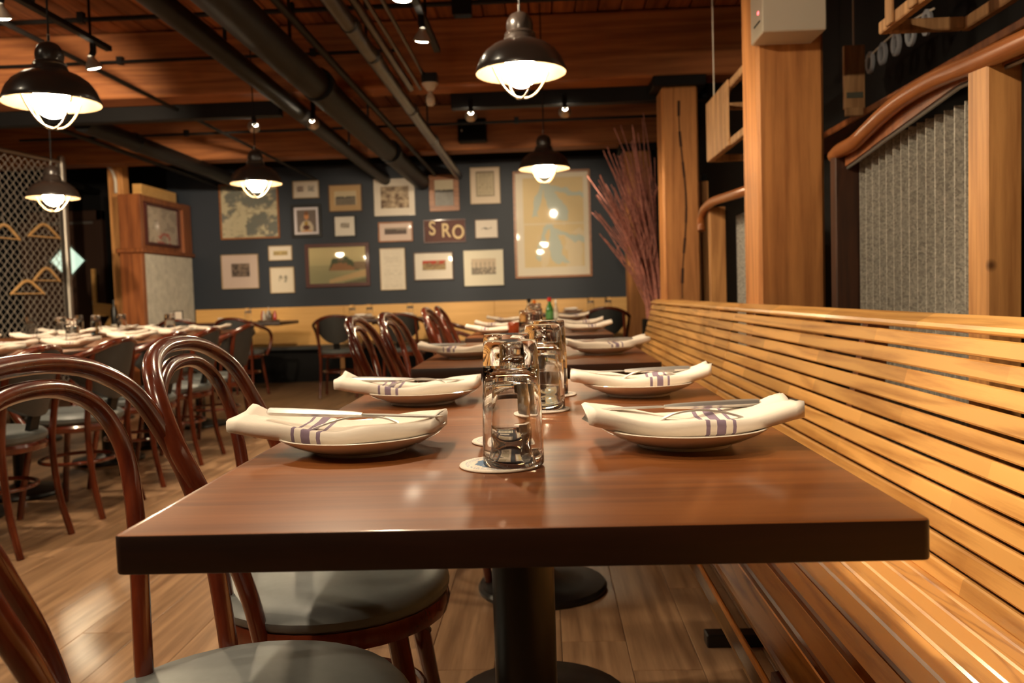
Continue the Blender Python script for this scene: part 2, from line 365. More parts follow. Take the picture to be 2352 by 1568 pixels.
# ---------------------------------------------------------------- slatted benches
def bench(name, label, y0, y1, feet):
    t = thing(name, label, 'bench', (0, y0, 0), group='slatted wall benches'); L = y1-y0
    # back: leaning plane from (x .735, z .47) to (x .84, z .87)
    for k in range(11):
        z = .838 - k*.0415; hh = .0178 if k else .0172
        xc = .735 + .257*(z-.47); ux, uz = .249, .9685; nx, nz = -.9685, .249
        P = []
        for a, b in ((-hh, 0), (-hh, .019), (hh, .019), (hh, 0)): P.append((xc+ux*a-nx*b*0+nx*(-b), z+uz*a+nz*(-b)))
        MB().prism(P, 'y', .002, L-.002).build('slat', M['bench'], t, bevel=.0035)
    # top cap rail
    MB().prism([(.832,.862),(.826,.868),(.832,.878),(.872,.897),(.884,.893),(.872,.862)], 'y', 0, L).build('cap_rail', M['bench'], t, bevel=.003)
    prof = [(.288,.432,1.1),(.330,.447,.25),(.380,.451,.1),(.434,.448,-.04),(.486,.441,-.10),(.535,.434,-.14),(.584,.427,-.16),(.632,.419,-.16),(.680,.411,-.15),(.728,.405,-.05)]
    for i, (x, z, sl) in enumerate(prof):
        a = math.atan(sl) if i else -.9
        a = -a if i else .9
        w = .0205 if i in (1,2) else .0225 if i == 3 else .0235 if i > 3 else .018
        ca, sa = math.cos(a), math.sin(a); P = []
        for p, q in ((-w,-.02),(w,-.02),(w,0),(-w,0)): P.append((x+p*ca+q*sa, z-p*sa+q*ca))
        MB().prism(P, 'y', .002, L-.002).build('seat_slat', M['bench_plain'], t, bevel=.004)
    for y in feet:
        yy = y-y0
        f = MB().box(.41, .86, yy-.025, yy+.025, 0, .035).box(.80, .84, yy-.02, yy+.02, .035, .42).build('support', M['cast_iron'], t, bevel=.003)
        f['label'] = 'black steel support foot'
        MB().prism([(.31,.385),(.31,.412),(.42,.425),(.72,.378),(.76,.45),(.845,.86),(.90,.86),(.86,.35),(.60,.33)], 'y', yy-.02, yy+.02).build('bracket', M['red_wood'], t)
    return t
bench('slatted_bench', 'long golden slatted wood bench beside the nearest dining table', -.9, 3.795, (.2, 1.2, 2.3, 3.5))
bench('slatted_bench', 'golden slatted wood bench section beyond the seam, reaching the branches', 3.805, 6.75, (4.2, 5.4, 6.5))

# ---------------------------------------------------------------- metal screens behind the bench
def corr_sheet(x, y0, y1, z0, z1, pitch=.061, dep=.032, ax='y', c=0):
    V = []; n = int((y1-y0)/pitch)
    for i in range(n):
        b = y0+i*pitch
        for d, e in ((0,0),(.70,0),(.78,1),(.87,1)): V.append((b+d*pitch, e*dep))
    V.append((y0+n*pitch, 0)); m = MB(); k = len(V)
    if ax == 'y': P = [(x-e, a, z0) for a, e in V]+[(x-e, a, z1) for a, e in V]
    m.add(P, [(i, i+1, k+i+1, k+i) for i in range(k-1)]); return m
def screen(label, y0, y1, z1, posts, railpts, apron, name='metal_screen'):
    t = thing(name, label, 'screen', (0,0,0), group='corrugated metal screens')
    for a, b in y0: corr_sheet(1.205, a, b, .05, z1).build('corrugated_sheet', M['corr'], t)
    for (a, x0, x1, d, h) in posts: MB().box(x0, x1, a, a+d, 0, h).build('post', M['shaded_post'] if h == 1.442 else M['post'], t, bevel=.004)
    sp = spline(railpts, 6)
    MB().tube(sp, .026, 12).build('handrail', M['rail'], t, smooth=True)
    if apron:
        m = MB(); P = []
        for (y, zt, zb) in apron:
            for x in (1.125, 1.145): P += [(x, y, zt), (x, y, zb)]
        n = len(apron); F = []
        for i in range(n-1):
            a = i*4; b = a+4
            F += [(a,b,b+1,a+1),(a+2,a+3,b+3,b+2),(a,a+2,b+2,b),(a+1,b+1,b+3,a+3)]
        F += [(0,1,3,2),((n-1)*4,(n-1)*4+2,(n-1)*4+3,(n-1)*4+1)]
        m.add(P, F).build('apron_board', M['red_wood'], t)
        MB().tube([(1.135, y, zb-.006) for y, zt, zb in apron], .006, 6).build('edge_strip', M['grey_strip'], t)
    return t
screen('corrugated metal screen with a long curved wooden handrail, nearest the camera', [(-.9, 2.13), (2.27, 3.26)], None, 1.46,
       [(2.158, 1.09, 1.175, .098, 1.50), (3.25, 1.09, 1.18, .06, 1.442), (.35, 1.09, 1.175, .098, 1.48)],
       [(1.1,-.9,1.44),(1.1,.3,1.45),(1.1,1.2,1.47),(1.1,2.017,1.502),(1.1,2.25,1.513),(1.1,2.45,1.525),(1.1,2.65,1.522),(1.1,2.82,1.505),(1.1,2.97,1.48),(1.1,3.09,1.461),(1.1,3.225,1.457),(1.13,3.38,1.461)],
       [(-.9,1.43,1.40),(1.2,1.46,1.43),(2.0,1.50,1.48),(2.39,1.52,1.493),(2.66,1.52,1.464),(2.9,1.49,1.44),(3.11,1.46,1.415),(3.26,1.455,1.40)])
screen('corrugated metal screen with an upturned handrail end between two timber columns', [(3.82, 5.30)], None, 1.40,
       [(5.30, 1.02, 1.115, .06, 1.46), (3.83, 1.09, 1.175, .09, 1.42)],
       [(1.05,3.70,1.44),(1.03,4.1,1.442),(1.0,4.4,1.443),(1.0,4.7,1.456),(1.0,5.06,1.471),(1.0,5.32,1.46),(1.0,5.44,1.43),(1.0,5.48,1.38),(1.0,5.47,1.33)], None)
tag(MB().box(1.40, 1.58, 1.6, 5.2, 1.69, 1.72).build('wall_ledge', M['red_wood'], bevel=.004), 'dark wooden ledge along the black wall behind the handrail', 'ledge')
t = thing('thin_post', 'slim pale wood post standing beside the cracked column', 'post', (1.19, 6.4, 0))
MB().box(-.03,.03,-.03,.03,0,1.75).build('shaft', M['post'], t, bevel=.004); MB().box(-.02,.02,-.02,.02,1.75,1.80).build('cap', M['black_metal'], t)

# hanging crates, plank, floats
def crate(label, x, y0, y1, z0, z1, n, full):
    t = thing('wooden_crate', label, 'crate', (x, y0, z0), group='hanging slatted crates'); L = y1-y0; H = z1-z0
    for q in (0, H-.04):
        for dx in (0, .26): MB().box(dx, dx+.03, 0, L, q, q+.04).build('runner', M['crate'], t, bevel=.004)
        for yy in (0, L-.03): MB().box(.03, .26, yy, yy+.03, q, q+.04).build('runner', M['crate'], t, bevel=.004)
    ys = [L-.118*(k+1) for k in range(n)] if not full else [L*(k+.2)/n for k in range(n)]
    for yy in ys:
        MB().box(-.012, -.001, yy, yy+(.05 if full else .108), 0, H).build('slat', M['crate'], t, bevel=.003)
    for yy in (.2, .45): MB().box(.05, .25, -.012, -.001, H*yy, H*yy+.05).build('slat', M['crate'], t, bevel=.003)
    if not full:
        P = []
        for k in range(9):
            a = k/8; P.append((L*.35+.10*math.sin(a*PI), H*.06+a*H*.9))
        m = MB(); m.tube([(.0, p, q) for p, q in P], .014, 8); m.build('bow', M['crate'], t, smooth=True)
    MB().tube([(.02, L*.9, H), (.02, L*.9, H+.05), (.02, L*.9, 2.9-z0)], .004, 6).build('cord', M['cable'], t)
    MB().tube([(.02, L*.1, H), (.02, L*.1, 2.9-z0)], .004, 6).build('cord', M['cable'], t)
    return t
crate('slatted wooden crate hanging between the two timber columns', .98, 4.2, 5.1, 1.70, 2.035, 5, False)
crate('slatted wooden crate hanging over the long curved handrail', 1.1, 1.7, 2.86, 1.765, 2.12, 7, True)
t = thing('float_string', 'string of small pale round floats under a hanging crate', 'garland', (1.46, 3.25, 1.965))
pts = [(0, y, .02*math.sin(y*5)) for y in np.linspace(.02, .85, 10)]
MB().tube(pts, .004, 6).build('rope', M['cable'], t)
for i, yy in enumerate(np.linspace(.08, .78, 6)):
    MB().tube([(.0, yy+.032*math.cos(a), -.03+.04*math.sin(a)) for a in np.linspace(0, 2*PI, 12, endpoint=False)], .011, 6, closed=True).build('float', mat('pale_float_%d' % i, (.30,.31,.34), .6), t, smooth=True)
t = thing('hanging_plank', 'weathered plank with a dark stripe hung beside the box column', 'plank', (1.36, 3.8, 1.69))
MB().box(-.045,.045,0,.02,.03,.30).build('board', M['crate'], t, bevel=.003); MB().box(-.035,.035,-.002,.0,.075,.10).build('stripe', mat('green_grey', (.10,.10,.07), .7), t)
MB().box(-.04,.035,-.004,.016,-.0,.035).build('foot_block', M['crate'], t, bevel=.002); MB().tube([(0,.01,.30),(0,.01,1.2)], .004, 6).build('cord', M['cable'], t)
t = thing('control_box', 'off-white metal box fixed high on the nearest timber column', 'box', (.975, 3.53, 1.93))
MB().box(-.12,.12,-.185,0,0,.42).build('housing', M['white_box'], t, bevel=.004); MB().box(-.122,-.1195,-.13,-.115,.085,.095).build('indicator', M['led'], t, label='tiny red indicator light')
MB().box(-.1225,-.1195,-.15,-.06,.05,.055).build('vent_slot', M['black_paint'], t)
MB().tube([(-.16,-.06,.38),(-.14,-.09,.33),(-.20,-.05,.34),(-.17,-.02,.44)], .008, 6).build('cable', M['cable'], t)

# ---------------------------------------------------------------- ceiling pipes, ducts, track
def pipe(name, label, pts, r, m, n=12, joints=(), strap=()):
    t = thing(name, label, 'pipe', pts[0], group='overhead pipes'); o = Vector(pts[0])
    MB().tube([Vector(p)-o for p in pts], r, n).build('run', M[m], t, smooth=True)
    for y in joints:
        MB().tube([Vector((pts[0][0], y-.04, pts[0][2]))-o, Vector((pts[0][0], y+.04, pts[0][2]))-o], r*1.13, n).build('coupling', M[m], t, smooth=True)
    for y in strap:
        MB().beam(Vector((pts[0][0], y, pts[0][2]))-o, Vector((pts[0][0], y, 2.94))-o, .03, .012).build('hanger_strap', M['black_metal'], t)
    return t
pipe('shiny_pipe', 'greyish steel pipe with couplings, brightest of the overhead run', [(-.985,-1.5,2.415),(-.995,10.44,2.415)], .045, 'steel_pipe', 16, (4.6, 5.2, 6.7, 8.0), (5.0, 7.6))
pipe('thin_pipe', 'grey pipe running close along the brightest steel pipe', [(-.915,-1.5,2.47),(-.905,5.0,2.45),(-.90,6.1,2.44)], .024, 'steel_pipe', 10)
pipe('thin_conduit', 'thin shiny conduit between the grey pipes and the spotlights', [(-.84,-1.5,2.43),(-.832,6.1,2.43)], .011, 'steel_pipe', 8)
pipe('thin_conduit', 'thin shiny conduit nearest the bright white spotlight', [(-.757,-1.5,2.43),(-.755,6.1,2.43)], .010, 'steel_pipe', 8)
pipe('black_duct', 'wide black duct next to the shiny steel pipe', [(-1.43,-1.5,2.36),(-1.45,10.44,2.36)], .098, 'pipe', 16, (5.6, 8.2), (5.0, 7.2))
pipe('thin_pipe', 'thin dark pipe tucked between two black ducts', [(-1.27,-1.5,2.44),(-1.28,10.44,2.44)], .022, 'pipe', 10)
pipe('black_duct', 'black duct above the gap between two pendants', [(-1.775,3.7,2.40),(-1.89,10.44,2.40)], .062, 'pipe', 14, (), (4.9, 8.0))
pipe('thin_conduit', 'thin black conduit crossing between duct and fence-side spotlights', [(-2.72,-1.5,2.44),(-2.75,10.44,2.44)], .014, 'pipe', 8)
pipe('black_duct', 'fat black pipe sloping past the wood framed partition', [(-3.6,6.7,2.42),(-3.6,10.44,2.40)], .075, 'pipe', 14, (7.6,), ())
pipe('thin_pipe', 'thin black pipe beside the fat pipe over the partition', [(-3.9,6.7,2.42),(-3.98,10.44,2.42)], .022, 'pipe', 8)
pipe('thin_pipe', 'brown pipe over the dark door', [(-5.25,9.0,2.38),(-5.45,10.43,2.38)], .035, 'pipe', 10)
for y, z, r, x0, x1, lb in ((5.65, 2.86, .016, -6, 1.5, 'thin black conduit crossing the ceiling just before the big beam'), (5.05, 2.84, .035, -6, -.9, 'black pipe crossing the ceiling over the fence-side pendants'),
                            (7.5, 2.458, .012, -4.6, 1.2, 'thin black conduit crossing behind the lighting channel'), (6.15, 2.72, .012, -6, -1.0, 'thin conduit fixed along the face of the second beam')):
    t = thing('cross_conduit', lb, 'pipe', (x0, y, z), group='overhead pipes')
    MB().tube([(0,0,0),(x1-x0,0,0)], r, 10).build('run', M['pipe'], t, smooth=True)
    for k in (1.5, 3.0, 4.4): MB().box(k-.02, k+.02, -r*1.4, r*1.4, -r*1.4, r*3).build('clip', M['black_metal'], t)
t = thing('junction_box', 'square black junction box on the ceiling conduit', 'box', (-.48, 5.66, 2.84))
MB().box(-.06,.06,-.05,.05,-.06,.06).build('housing', M['black_metal'], t, bevel=.004); MB().box(-.065,.065,-.055,-.05,-.065,.065).build('cover', M['black_metal'], t)
for a, b, lb in ((-4.8, -1.96, 'black lighting channel slung under the second beam, fence side'), (-.66, 1.25, 'black lighting channel slung under the second beam, bench side')):
    t = thing('light_track', lb, 'track', (a, 6.53, 2.43)); MB().box(0,b-a,-.05,.05,-.06,.06).build('channel', M['black_metal'], t, bevel=.004)
    for q in (.3, b-a-.3): MB().tube([(q,0,.06),(q,0,.52)], .008, 6).build('hanger_rod', M['black_metal'], t)
t = thing('light_track', 'black lighting track over the aisle beside the bench tables', 'track', (-.6, -1.2, 2.44)); MB().box(-.018,.018,0,6.4,-.014,.014).build('channel', M['black_metal'], t); MB().tube([(0,5.9,.014),(0,5.9,.5)], .008, 6).build('hanger_rod', M['black_metal'], t)
t = thing('light_track', 'black lighting track over the fence-side tables', 'track', (-2.45, -1.2, 2.44)); MB().box(-.018,.018,0,6.1,-.014,.014).build('channel', M['black_metal'], t); MB().tube([(0,5.9,.014),(0,5.9,.5)], .008, 6).build('hanger_rod', M['black_metal'], t)
t = thing('bare_bulb_fitting', 'pale ceramic lampholder with an unlit bulb beside the steel pipe', 'lamp', (-.72, 5.75, 2.33))
MB().box(-.05,.05,-.05,.05,.05,.11).build('base', M['black_metal'], t); MB().lathe([(.02,-.0),(.055,.045),(.055,.05),(.02,.05)], 16).build('holder', M['cable'], t, smooth=True)
MB().lathe([(.001,-.10),(.02,-.095),(.033,-.07),(.03,-.04),(.014,-.01),(.012,.0)], 16).build('bulb', mat('unlit_bulb', (.6,.5,.4), .15, coat=1), t, smooth=True)
t = thing('wall_speaker', 'black wall speaker on the beam above the pictures', 'speaker', (-.69, 8.95, 2.53))
MB().box(-.145,.145,-.17,-.02,0,.235).build('cabinet', M['speaker'], t, bevel=.015, seg=2); MB().box(-.13,.13,-.176,-.17,.015,.22).build('grille', mat('grille', (.006,.006,.006), .95, spec=.1), t, bevel=.004); MB().box(-.11,-.095,-.179,-.176,.1,.12).build('badge', M['cable'], t); MB().box(-.03,.03,-.03,0,.2,.3).build('bracket', M['black_metal'], t)

# ---------------------------------------------------------------- lamps
def make_pendant():
    t = thing('pendant_lamp', '', 'lamp', group='black dome pendant lamps')
    out = [(.185,-.004),(.187,.004),(.180,.022),(.168,.050),(.145,.080),(.112,.103),(.082,.115),(.070,.121),(.066,.132),(.062,.140),(.064,.146),(.060,.152),(.052,.157),(.053,.164),(.055,.180),(.051,.200),(.038,.220),(.018,.230),(.0,.232)]
    MB().lathe(out, 40, cap=False).build('shade', M['shade_out'], t, smooth=True)
    MB().lathe([(.185,-.004),(.178,.012),(.164,.044),(.141,.074),(.108,.096),(.07,.108),(.0,.110)], 40, cap=False).build('shade_lining', M['shade_in'], t, smooth=True)
    MB().lathe([(.0,-.060)]+[(.070*math.sin(a), .010-.070*math.cos(a)) for a in np.linspace(.25, 2.3, 10)]+[(.036,.06),(.034,.10)], 20, cap=False).build('globe', M['globe'], t, smooth=True)
    for k in range(2):
        a = .5+k*PI/2; P = [(.128*math.cos(a)*u, .128*math.sin(a)*u, -.098+.11*abs(u)**2.4) for u in np.linspace(-1, 1, 17)]
        MB().tube(P, .0042, 6).build('wire_guard', M['guard'], t, smooth=True)
    MB().tube([(0,0,.228),(.002,0,.4),(0,0,.7),(0,0,1.12)], .0045, 6).build('cord', M['black_metal'], t, smooth=True)
    MB().tube([(0,0,.232),(0,.006,.245),(0,0,.262)], .006, 6).build('loop', M['grey_pipe'], t, smooth=True)
    return t
pd = make_pendant()
for i, (x, y, z, lb) in enumerate(PENDANTS): place(pd, i > 0, lb, (x, y, z), .3*i, 'black dome pendant lamps').scale = (.95, .95, 1)
for x, y, z in HIDDEN_PENDANTS:
    o = copy_tree(pd); o.location = (x, y, z); o['label'] = 'black dome pendant lamp out of the picture, over the %s' % ('aisle near the camera' if y < 2 else 'fence side'); o['group'] = 'pendant lamps out of view'
def spotlight(x, y, z, aim, energy, size=1.1):
    ld = bpy.data.lights.new('spot_beam', 'SPOT'); ld.energy = energy; ld.color = WARM; ld.spot_size = size; ld.spot_blend = .6; ld.shadow_soft_size = .03
    lo = bpy.data.objects.new('spot_beam', ld); COL.objects.link(lo)
    d = (Vector(aim)-Vector((x, y, z))).normalized(); lo.location = Vector((x, y, z))+d*.05
    lo.rotation_euler = d.to_track_quat('-Z', 'Y').to_euler()
sh = {}
def make_spot(x, y, z, aim, lb, grp):
    t = thing('track_spotlight', lb, 'spotlight', (x, y, z), group=grp)
    if not sh:
        sh['h'] = MB().lathe([(.018,.06),(.02,.045),(.03,.03),(.047,.0),(.045,-.004),(.040,.0)], 20, cap=False).mesh('lamp_head', True)
        sh['l'] = MB().lathe([(.0,-.012),(.028,-.009),(.042,-.001),(.0,.002)], 20, cap=False).mesh('lens', True)
    d = (Vector(aim)-Vector((x, y, z))).normalized(); q = (-d).to_track_quat('Z', 'Y').to_euler()
    for k, nm, m in (('h', 'lamp_head', 'spothead'), ('l', 'lens', 'spotlens')):
        o = obj(nm, sh[k], M[m], t); o.rotation_euler = q
    top = (2.95 if y > 6 and -1.9 < x < -1 else 2.43)-z
    MB().tube([-d*.055, Vector((0,0,.085)), Vector((0,0,top))], [.016,.018,.018], 8).build('stem', M['black_metal'], t, smooth=True)
for x, y, z, aim, lb in SPOTS:
    make_spot(x, y, z, aim, lb, 'track spotlights'); spotlight(x, y, z, aim, SPOT_W*(2.5 if aim[2] > 1 else 1.0), .78 if aim[2] > 1 else 1.1)
for x, y, aim in HIDDEN_SPOTS:
    make_spot(x, y, 2.30, aim, 'added track spotlight out of the picture, %s over the %s' % (('first','second','third','fourth','fifth','sixth','seventh','eighth','ninth')[HIDDEN_SPOTS.index((x, y, aim))], 'bench tables' if x > -1 else 'fence-side tables'), 'added track spotlights out of view'); spotlight(x, y, 2.3, aim, SPOT_W*(5.0 if aim[0] < -4 else .55 if y == .25 else .95 if y == 2.3 else 1.0))

# ---------------------------------------------------------------- dining tables
def make_table(label, x0, x1, y0, y1, group, peds, z=.75, th=.038, mat_='table'):
    cx, cy = (x0+x1)/2, (y0+y1)/2; t = thing('dining_table', label, 'table', (cx, cy, 0), group=group)
    a, b = (x1-x0)/2, (y1-y0)/2; r = .008; P = []
    for sx, sy, a0 in ((1,1,0),(-1,1,PI/2),(-1,-1,PI),(1,-1,1.5*PI)):
        for k in range(4):
            an = a0+k*PI/6; P.append((sx*(a-r)+r*math.cos(an), sy*(b-r)+r*math.sin(an)))
    top = MB().prism(P, 'z', z-th, z).build('tabletop', M[mat_], t, smooth=True, bevel=.0022, seg=2)
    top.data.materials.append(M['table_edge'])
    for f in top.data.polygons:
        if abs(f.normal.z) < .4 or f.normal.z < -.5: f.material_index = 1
    for px, py in peds:
        MB().lathe([(.036,.03),(.036,z-th-.03)], 20, (px, py, 0)).build('column', M['cast_iron'], t, smooth=True)
        MB().lathe([(.21,0),(.212,.012),(.205,.022),(.15,.032),(.06,.045),(.04,.06),(.0,.06)], 32, (px, py, 0)).build('pedestal_base', M['cast_iron'], t, smooth=True)
        MB().box(px-.16, px+.16, py-.03, py+.03, z-th-.03, z-th).build('top_bracket', M['cast_iron'], t)
    return t
X0, X1 = -.415, .347
rows = [(.784, 2.149, 'large dark wood dining table nearest the camera'), (2.586, 3.95, 'second dark wood dining table along the bench'),
        (4.37, 5.74, 'third dark wood dining table along the bench'), (6.17, 7.5, 'fourth dark wood dining table along the bench, with sauce bottles')]
for y0, y1, lb in rows: make_table(lb, X0, X1, y0, y1, 'tables along the slatted bench', [(0, -(y1-y0)/2+.19), (0, (y1-y0)/2-.19)])
for y0, y1, lb in ((2.72, 4.08, 'dark table nearest in the row of padded armchairs, mostly hidden'), (4.10, 5.50, 'dark table in the middle of the padded armchair row'), (5.56, 6.95, 'dark table at the far end of the padded armchair row')):
    make_table(lb, -3.15, -2.39, y0, y1, 'tables beside the padded armchairs', [(0, -.45), (0, .45)])
for y0, y1, lb in ((5.55, 6.62, 'dark table between the armchair row and the fence, nearer one'), (6.66, 7.75, 'dark table between the armchair row and the fence, farther one')):
    make_table(lb, -4.22, -3.36, y0, y1, 'tables close to the chain-link fence', [(0, 0)])
for x0, x1, lb in ((-4.2, -2.83, 'dark table at the plywood settee in front of the partition'), (-2.35, -1.15, 'dark table at the plywood settee below the seascape painting'), (-.1, .85, 'dark table at the plywood settee below the tall chart')):
    make_table(lb, x0, x1, 9.05, 9.75, 'tables at the plywood settee', [(0, 0)])

# ---------------------------------------------------------------- chairs
def make_hoop_chair():
    t = thing('bentwood_chair', '', 'chair', group='hoop-back bentwood chairs'); m = M['mahogany']
    h = [(-.085,.182,.415),(-.098,.196,.50),(-.122,.219,.60),(-.156,.239,.69),(-.192,.238,.77),(-.222,.211,.838),(-.246,.155,.876),(-.258,.078,.894),(-.262,0,.898)]
    hp = h + [(x,-y,z) for x,y,z in h[-2::-1]]
    MB().tube(spline(hp, 5), .0150, 10, flat=.92).build('back_hoop', m, t, smooth=True)
    g = [(-.166,.082,.430),(-.172,.094,.52),(-.183,.118,.61),(-.200,.148,.69),(-.221,.168,.765),(-.240,.145,.824),(-.250,.080,.858),(-.252,0,.867)]
    gp = g + [(x,-y,z) for x,y,z in g[-2::-1]]
    MB().tube(spline(gp, 5), .0125, 10).build('inner_hoop', m, t, smooth=True)
    for s in (1, -1):
        MB().tube(spline([(-.085,s*.178,.43),(-.105,s*.182,.30),(-.14,s*.190,.14),(-.185,s*.198,0)], 4), [.0165]*6+[.0155,.015,.0145,.014,.0135,.013,.013], 10).build('rear_leg', m, t, smooth=True)
        MB().tube(spline([(.12,s*.135,.43),(.145,s*.15,.28),(.17,s*.165,.12),(.185,s*.175,0)], 4), [.018]*5+[.017,.016,.016,.015,.014,.014,.013,.013], 10).build('front_leg', m, t, smooth=True)
    MB().lathe([(.190,.405),(.205,.408),(.208,.425),(.205,.440),(.19,.441)], 36).build('seat_ring', m, t, smooth=True)
    MB().lathe([(.0,.437),(.198,.438),(.207,.447),(.208,.458),(.198,.470),(.16,.477),(.08,.481),(.0,.482)], 36, cap=False).build('seat_pad', M['vinyl'], t, smooth=True)
    MB().tube([(.155*math.cos(a)-.0, .155*math.sin(a), .245) for a in np.linspace(0, 2*PI, 28, endpoint=False)], .009, 8, closed=True).build('stretcher_ring', m, t, smooth=True)
    for s in (1, -1):
        P = [(.13, s*.13, .25)] ; P = spline([(.155,s*.15,.30),(.13,s*.10,.36),(.11,s*.05,.40),(.10,0,.405)], 4)
        MB().tube(P, .008, 8).build('leg_brace', m, t, smooth=True)
    return t
hc = make_hoop_chair()
for i, (x, y, rz, lb) in enumerate(((-.385, 1.022, .0, 'hoop-back bentwood chair nearest the camera, cut by the frame'), (-.395, 1.513, .08, 'hoop-back bentwood chair second from the camera at the nearest table'),
        (-.40, 2.93, .05, 'hoop-back bentwood chair nearest at the second bench table'), (-.39, 3.46, .0, 'hoop-back bentwood chair farther along the second bench table'),
        (-.40, 4.72, .0, 'hoop-back bentwood chair nearest at the third bench table'), (-.40, 5.25, .05, 'hoop-back bentwood chair farther along the third bench table'))):
    place(hc, i > 0, lb, (x, y, 0), rz, 'hoop-back bentwood chairs')
def make_armchair():
    t = thing('padded_armchair', '', 'chair', group='padded bentwood armchairs'); m = M['mahogany']
    q = [(.11,.205,.42),(.155,.225,.50),(.165,.24,.585),(.12,.248,.655),(.02,.247,.695),(-.10,.232,.725),(-.20,.178,.765),(-.25,.095,.798),(-.265,0,.808)]
    MB().tube(spline(q+[(x,-y,z) for x,y,z in q[-2::-1]], 5), .0165, 10).build('arm_rail', m, t, smooth=True)
    V = []; F = []; nu, nv = 12, 8          # shield-shaped padded back following the rail
    for side in (0, 1):
        for i in range(nu+1):
            u = -1+2*i/nu
            for j in range(nv+1):
                v = j/nv; zt = .80-.055*u*u; zb = .535+.12*abs(u)**2.2; z = zt+(zb-zt)*v
                x = -.255+.10*u*u+.06*(v)*(1)-(.0 if side else .028)
                puff = (.012 if side else -.006)*(1-u*u)*(4*v*(1-v))
                V.append((x+puff, u*.19, z))
    k = (nu+1)*(nv+1)
    for i in range(nu):
        for j in range(nv):
            a = i*(nv+1)+j; F.append((a, a+1, a+nv+2, a+nv+1)); F.append((k+a, k+a+nv+1, k+a+nv+2, k+a+1))
    for i in range(nu):
        a = i*(nv+1); b = a+nv+1; F += [(a, b, k+b, k+a), (a+nv, k+a+nv, k+b+nv, b+nv)]
    for j in range(nv):
        a = j; F.append((a, k+a, k+a+1, a+1)); a = nu*(nv+1)+j; F.append((a, a+1, k+a+1, k+a))
    MB().add(V, F).build('back_pad', M['vinyl_dark'], t, smooth=True)
    MB().beam((-.20,0,.56),(-.165,0,.43), .06, .02).build('back_stem', M['black_metal'], t)
    for s in (1, -1):
        MB().tube(spline([(-.205,s*.172,.77),(-.185,s*.178,.62),(-.165,s*.172,.47),(-.16,s*.168,.36),(-.175,s*.172,.18),(-.215,s*.18,0)], 4), .0145, 9).build('rear_leg', m, t, smooth=True)
        MB().tube(spline([(.13,s*.14,.43),(.15,s*.15,.28),(.175,s*.165,.12),(.19,s*.175,0)], 4), .015, 9).build('front_leg', m, t, smooth=True)
    MB().lathe([(.195,.395),(.21,.40),(.212,.42),(.20,.436)], 32).build('seat_ring', m, t, smooth=True)
    MB().lathe([(.0,.43),(.20,.432),(.212,.445),(.212,.462),(.198,.476),(.15,.486),(.0,.49)], 32, cap=False).build('seat_pad', M['vinyl'], t, smooth=True)
    MB().tube([(.165*math.cos(a)-.0, .165*math.sin(a), .25) for a in np.linspace(0, 2*PI, 28, endpoint=False)], .009, 8, closed=True).build('stretcher_ring', m, t, smooth=True)
    return t
ac = make_armchair()
AC = [(-2.27, 3.37, PI, 'padded armchair nearest the camera in the fence-side row'), (-2.25, 3.98, PI-.05, 'padded armchair second from the camera in the fence-side row'),
      (-2.27, 4.62, PI, 'padded armchair third from the camera in the fence-side row'), (-2.30, 5.2, PI, 'padded armchair fourth from the camera in the fence-side row'),
      (-2.30, 5.82, PI+.05, 'padded armchair at the far end of the fence-side row'),
      (-3.72, 8.72, PI/2, 'padded armchair facing the settee table in front of the partition, nearer the fence'), (-3.12, 8.70, PI/2-.1, 'padded armchair facing the settee table near the sauce caddy'),
      (-2.08, 8.55, PI/2+.1, 'padded armchair facing the settee table, behind the second-table hoop chairs'), (-1.42, 8.55, PI/2-.1, 'padded armchair facing the settee below the seascape painting'),
      (.58, 8.45, PI/2, 'padded armchair facing the settee beside the last timber column'), (-.62, 6.55, -.15, 'padded armchair at the fourth bench table, seen from its side')]
for i, (x, y, rz, lb) in enumerate(AC): place(ac, i > 0, lb, (x, y, 0), rz, 'padded bentwood armchairs')

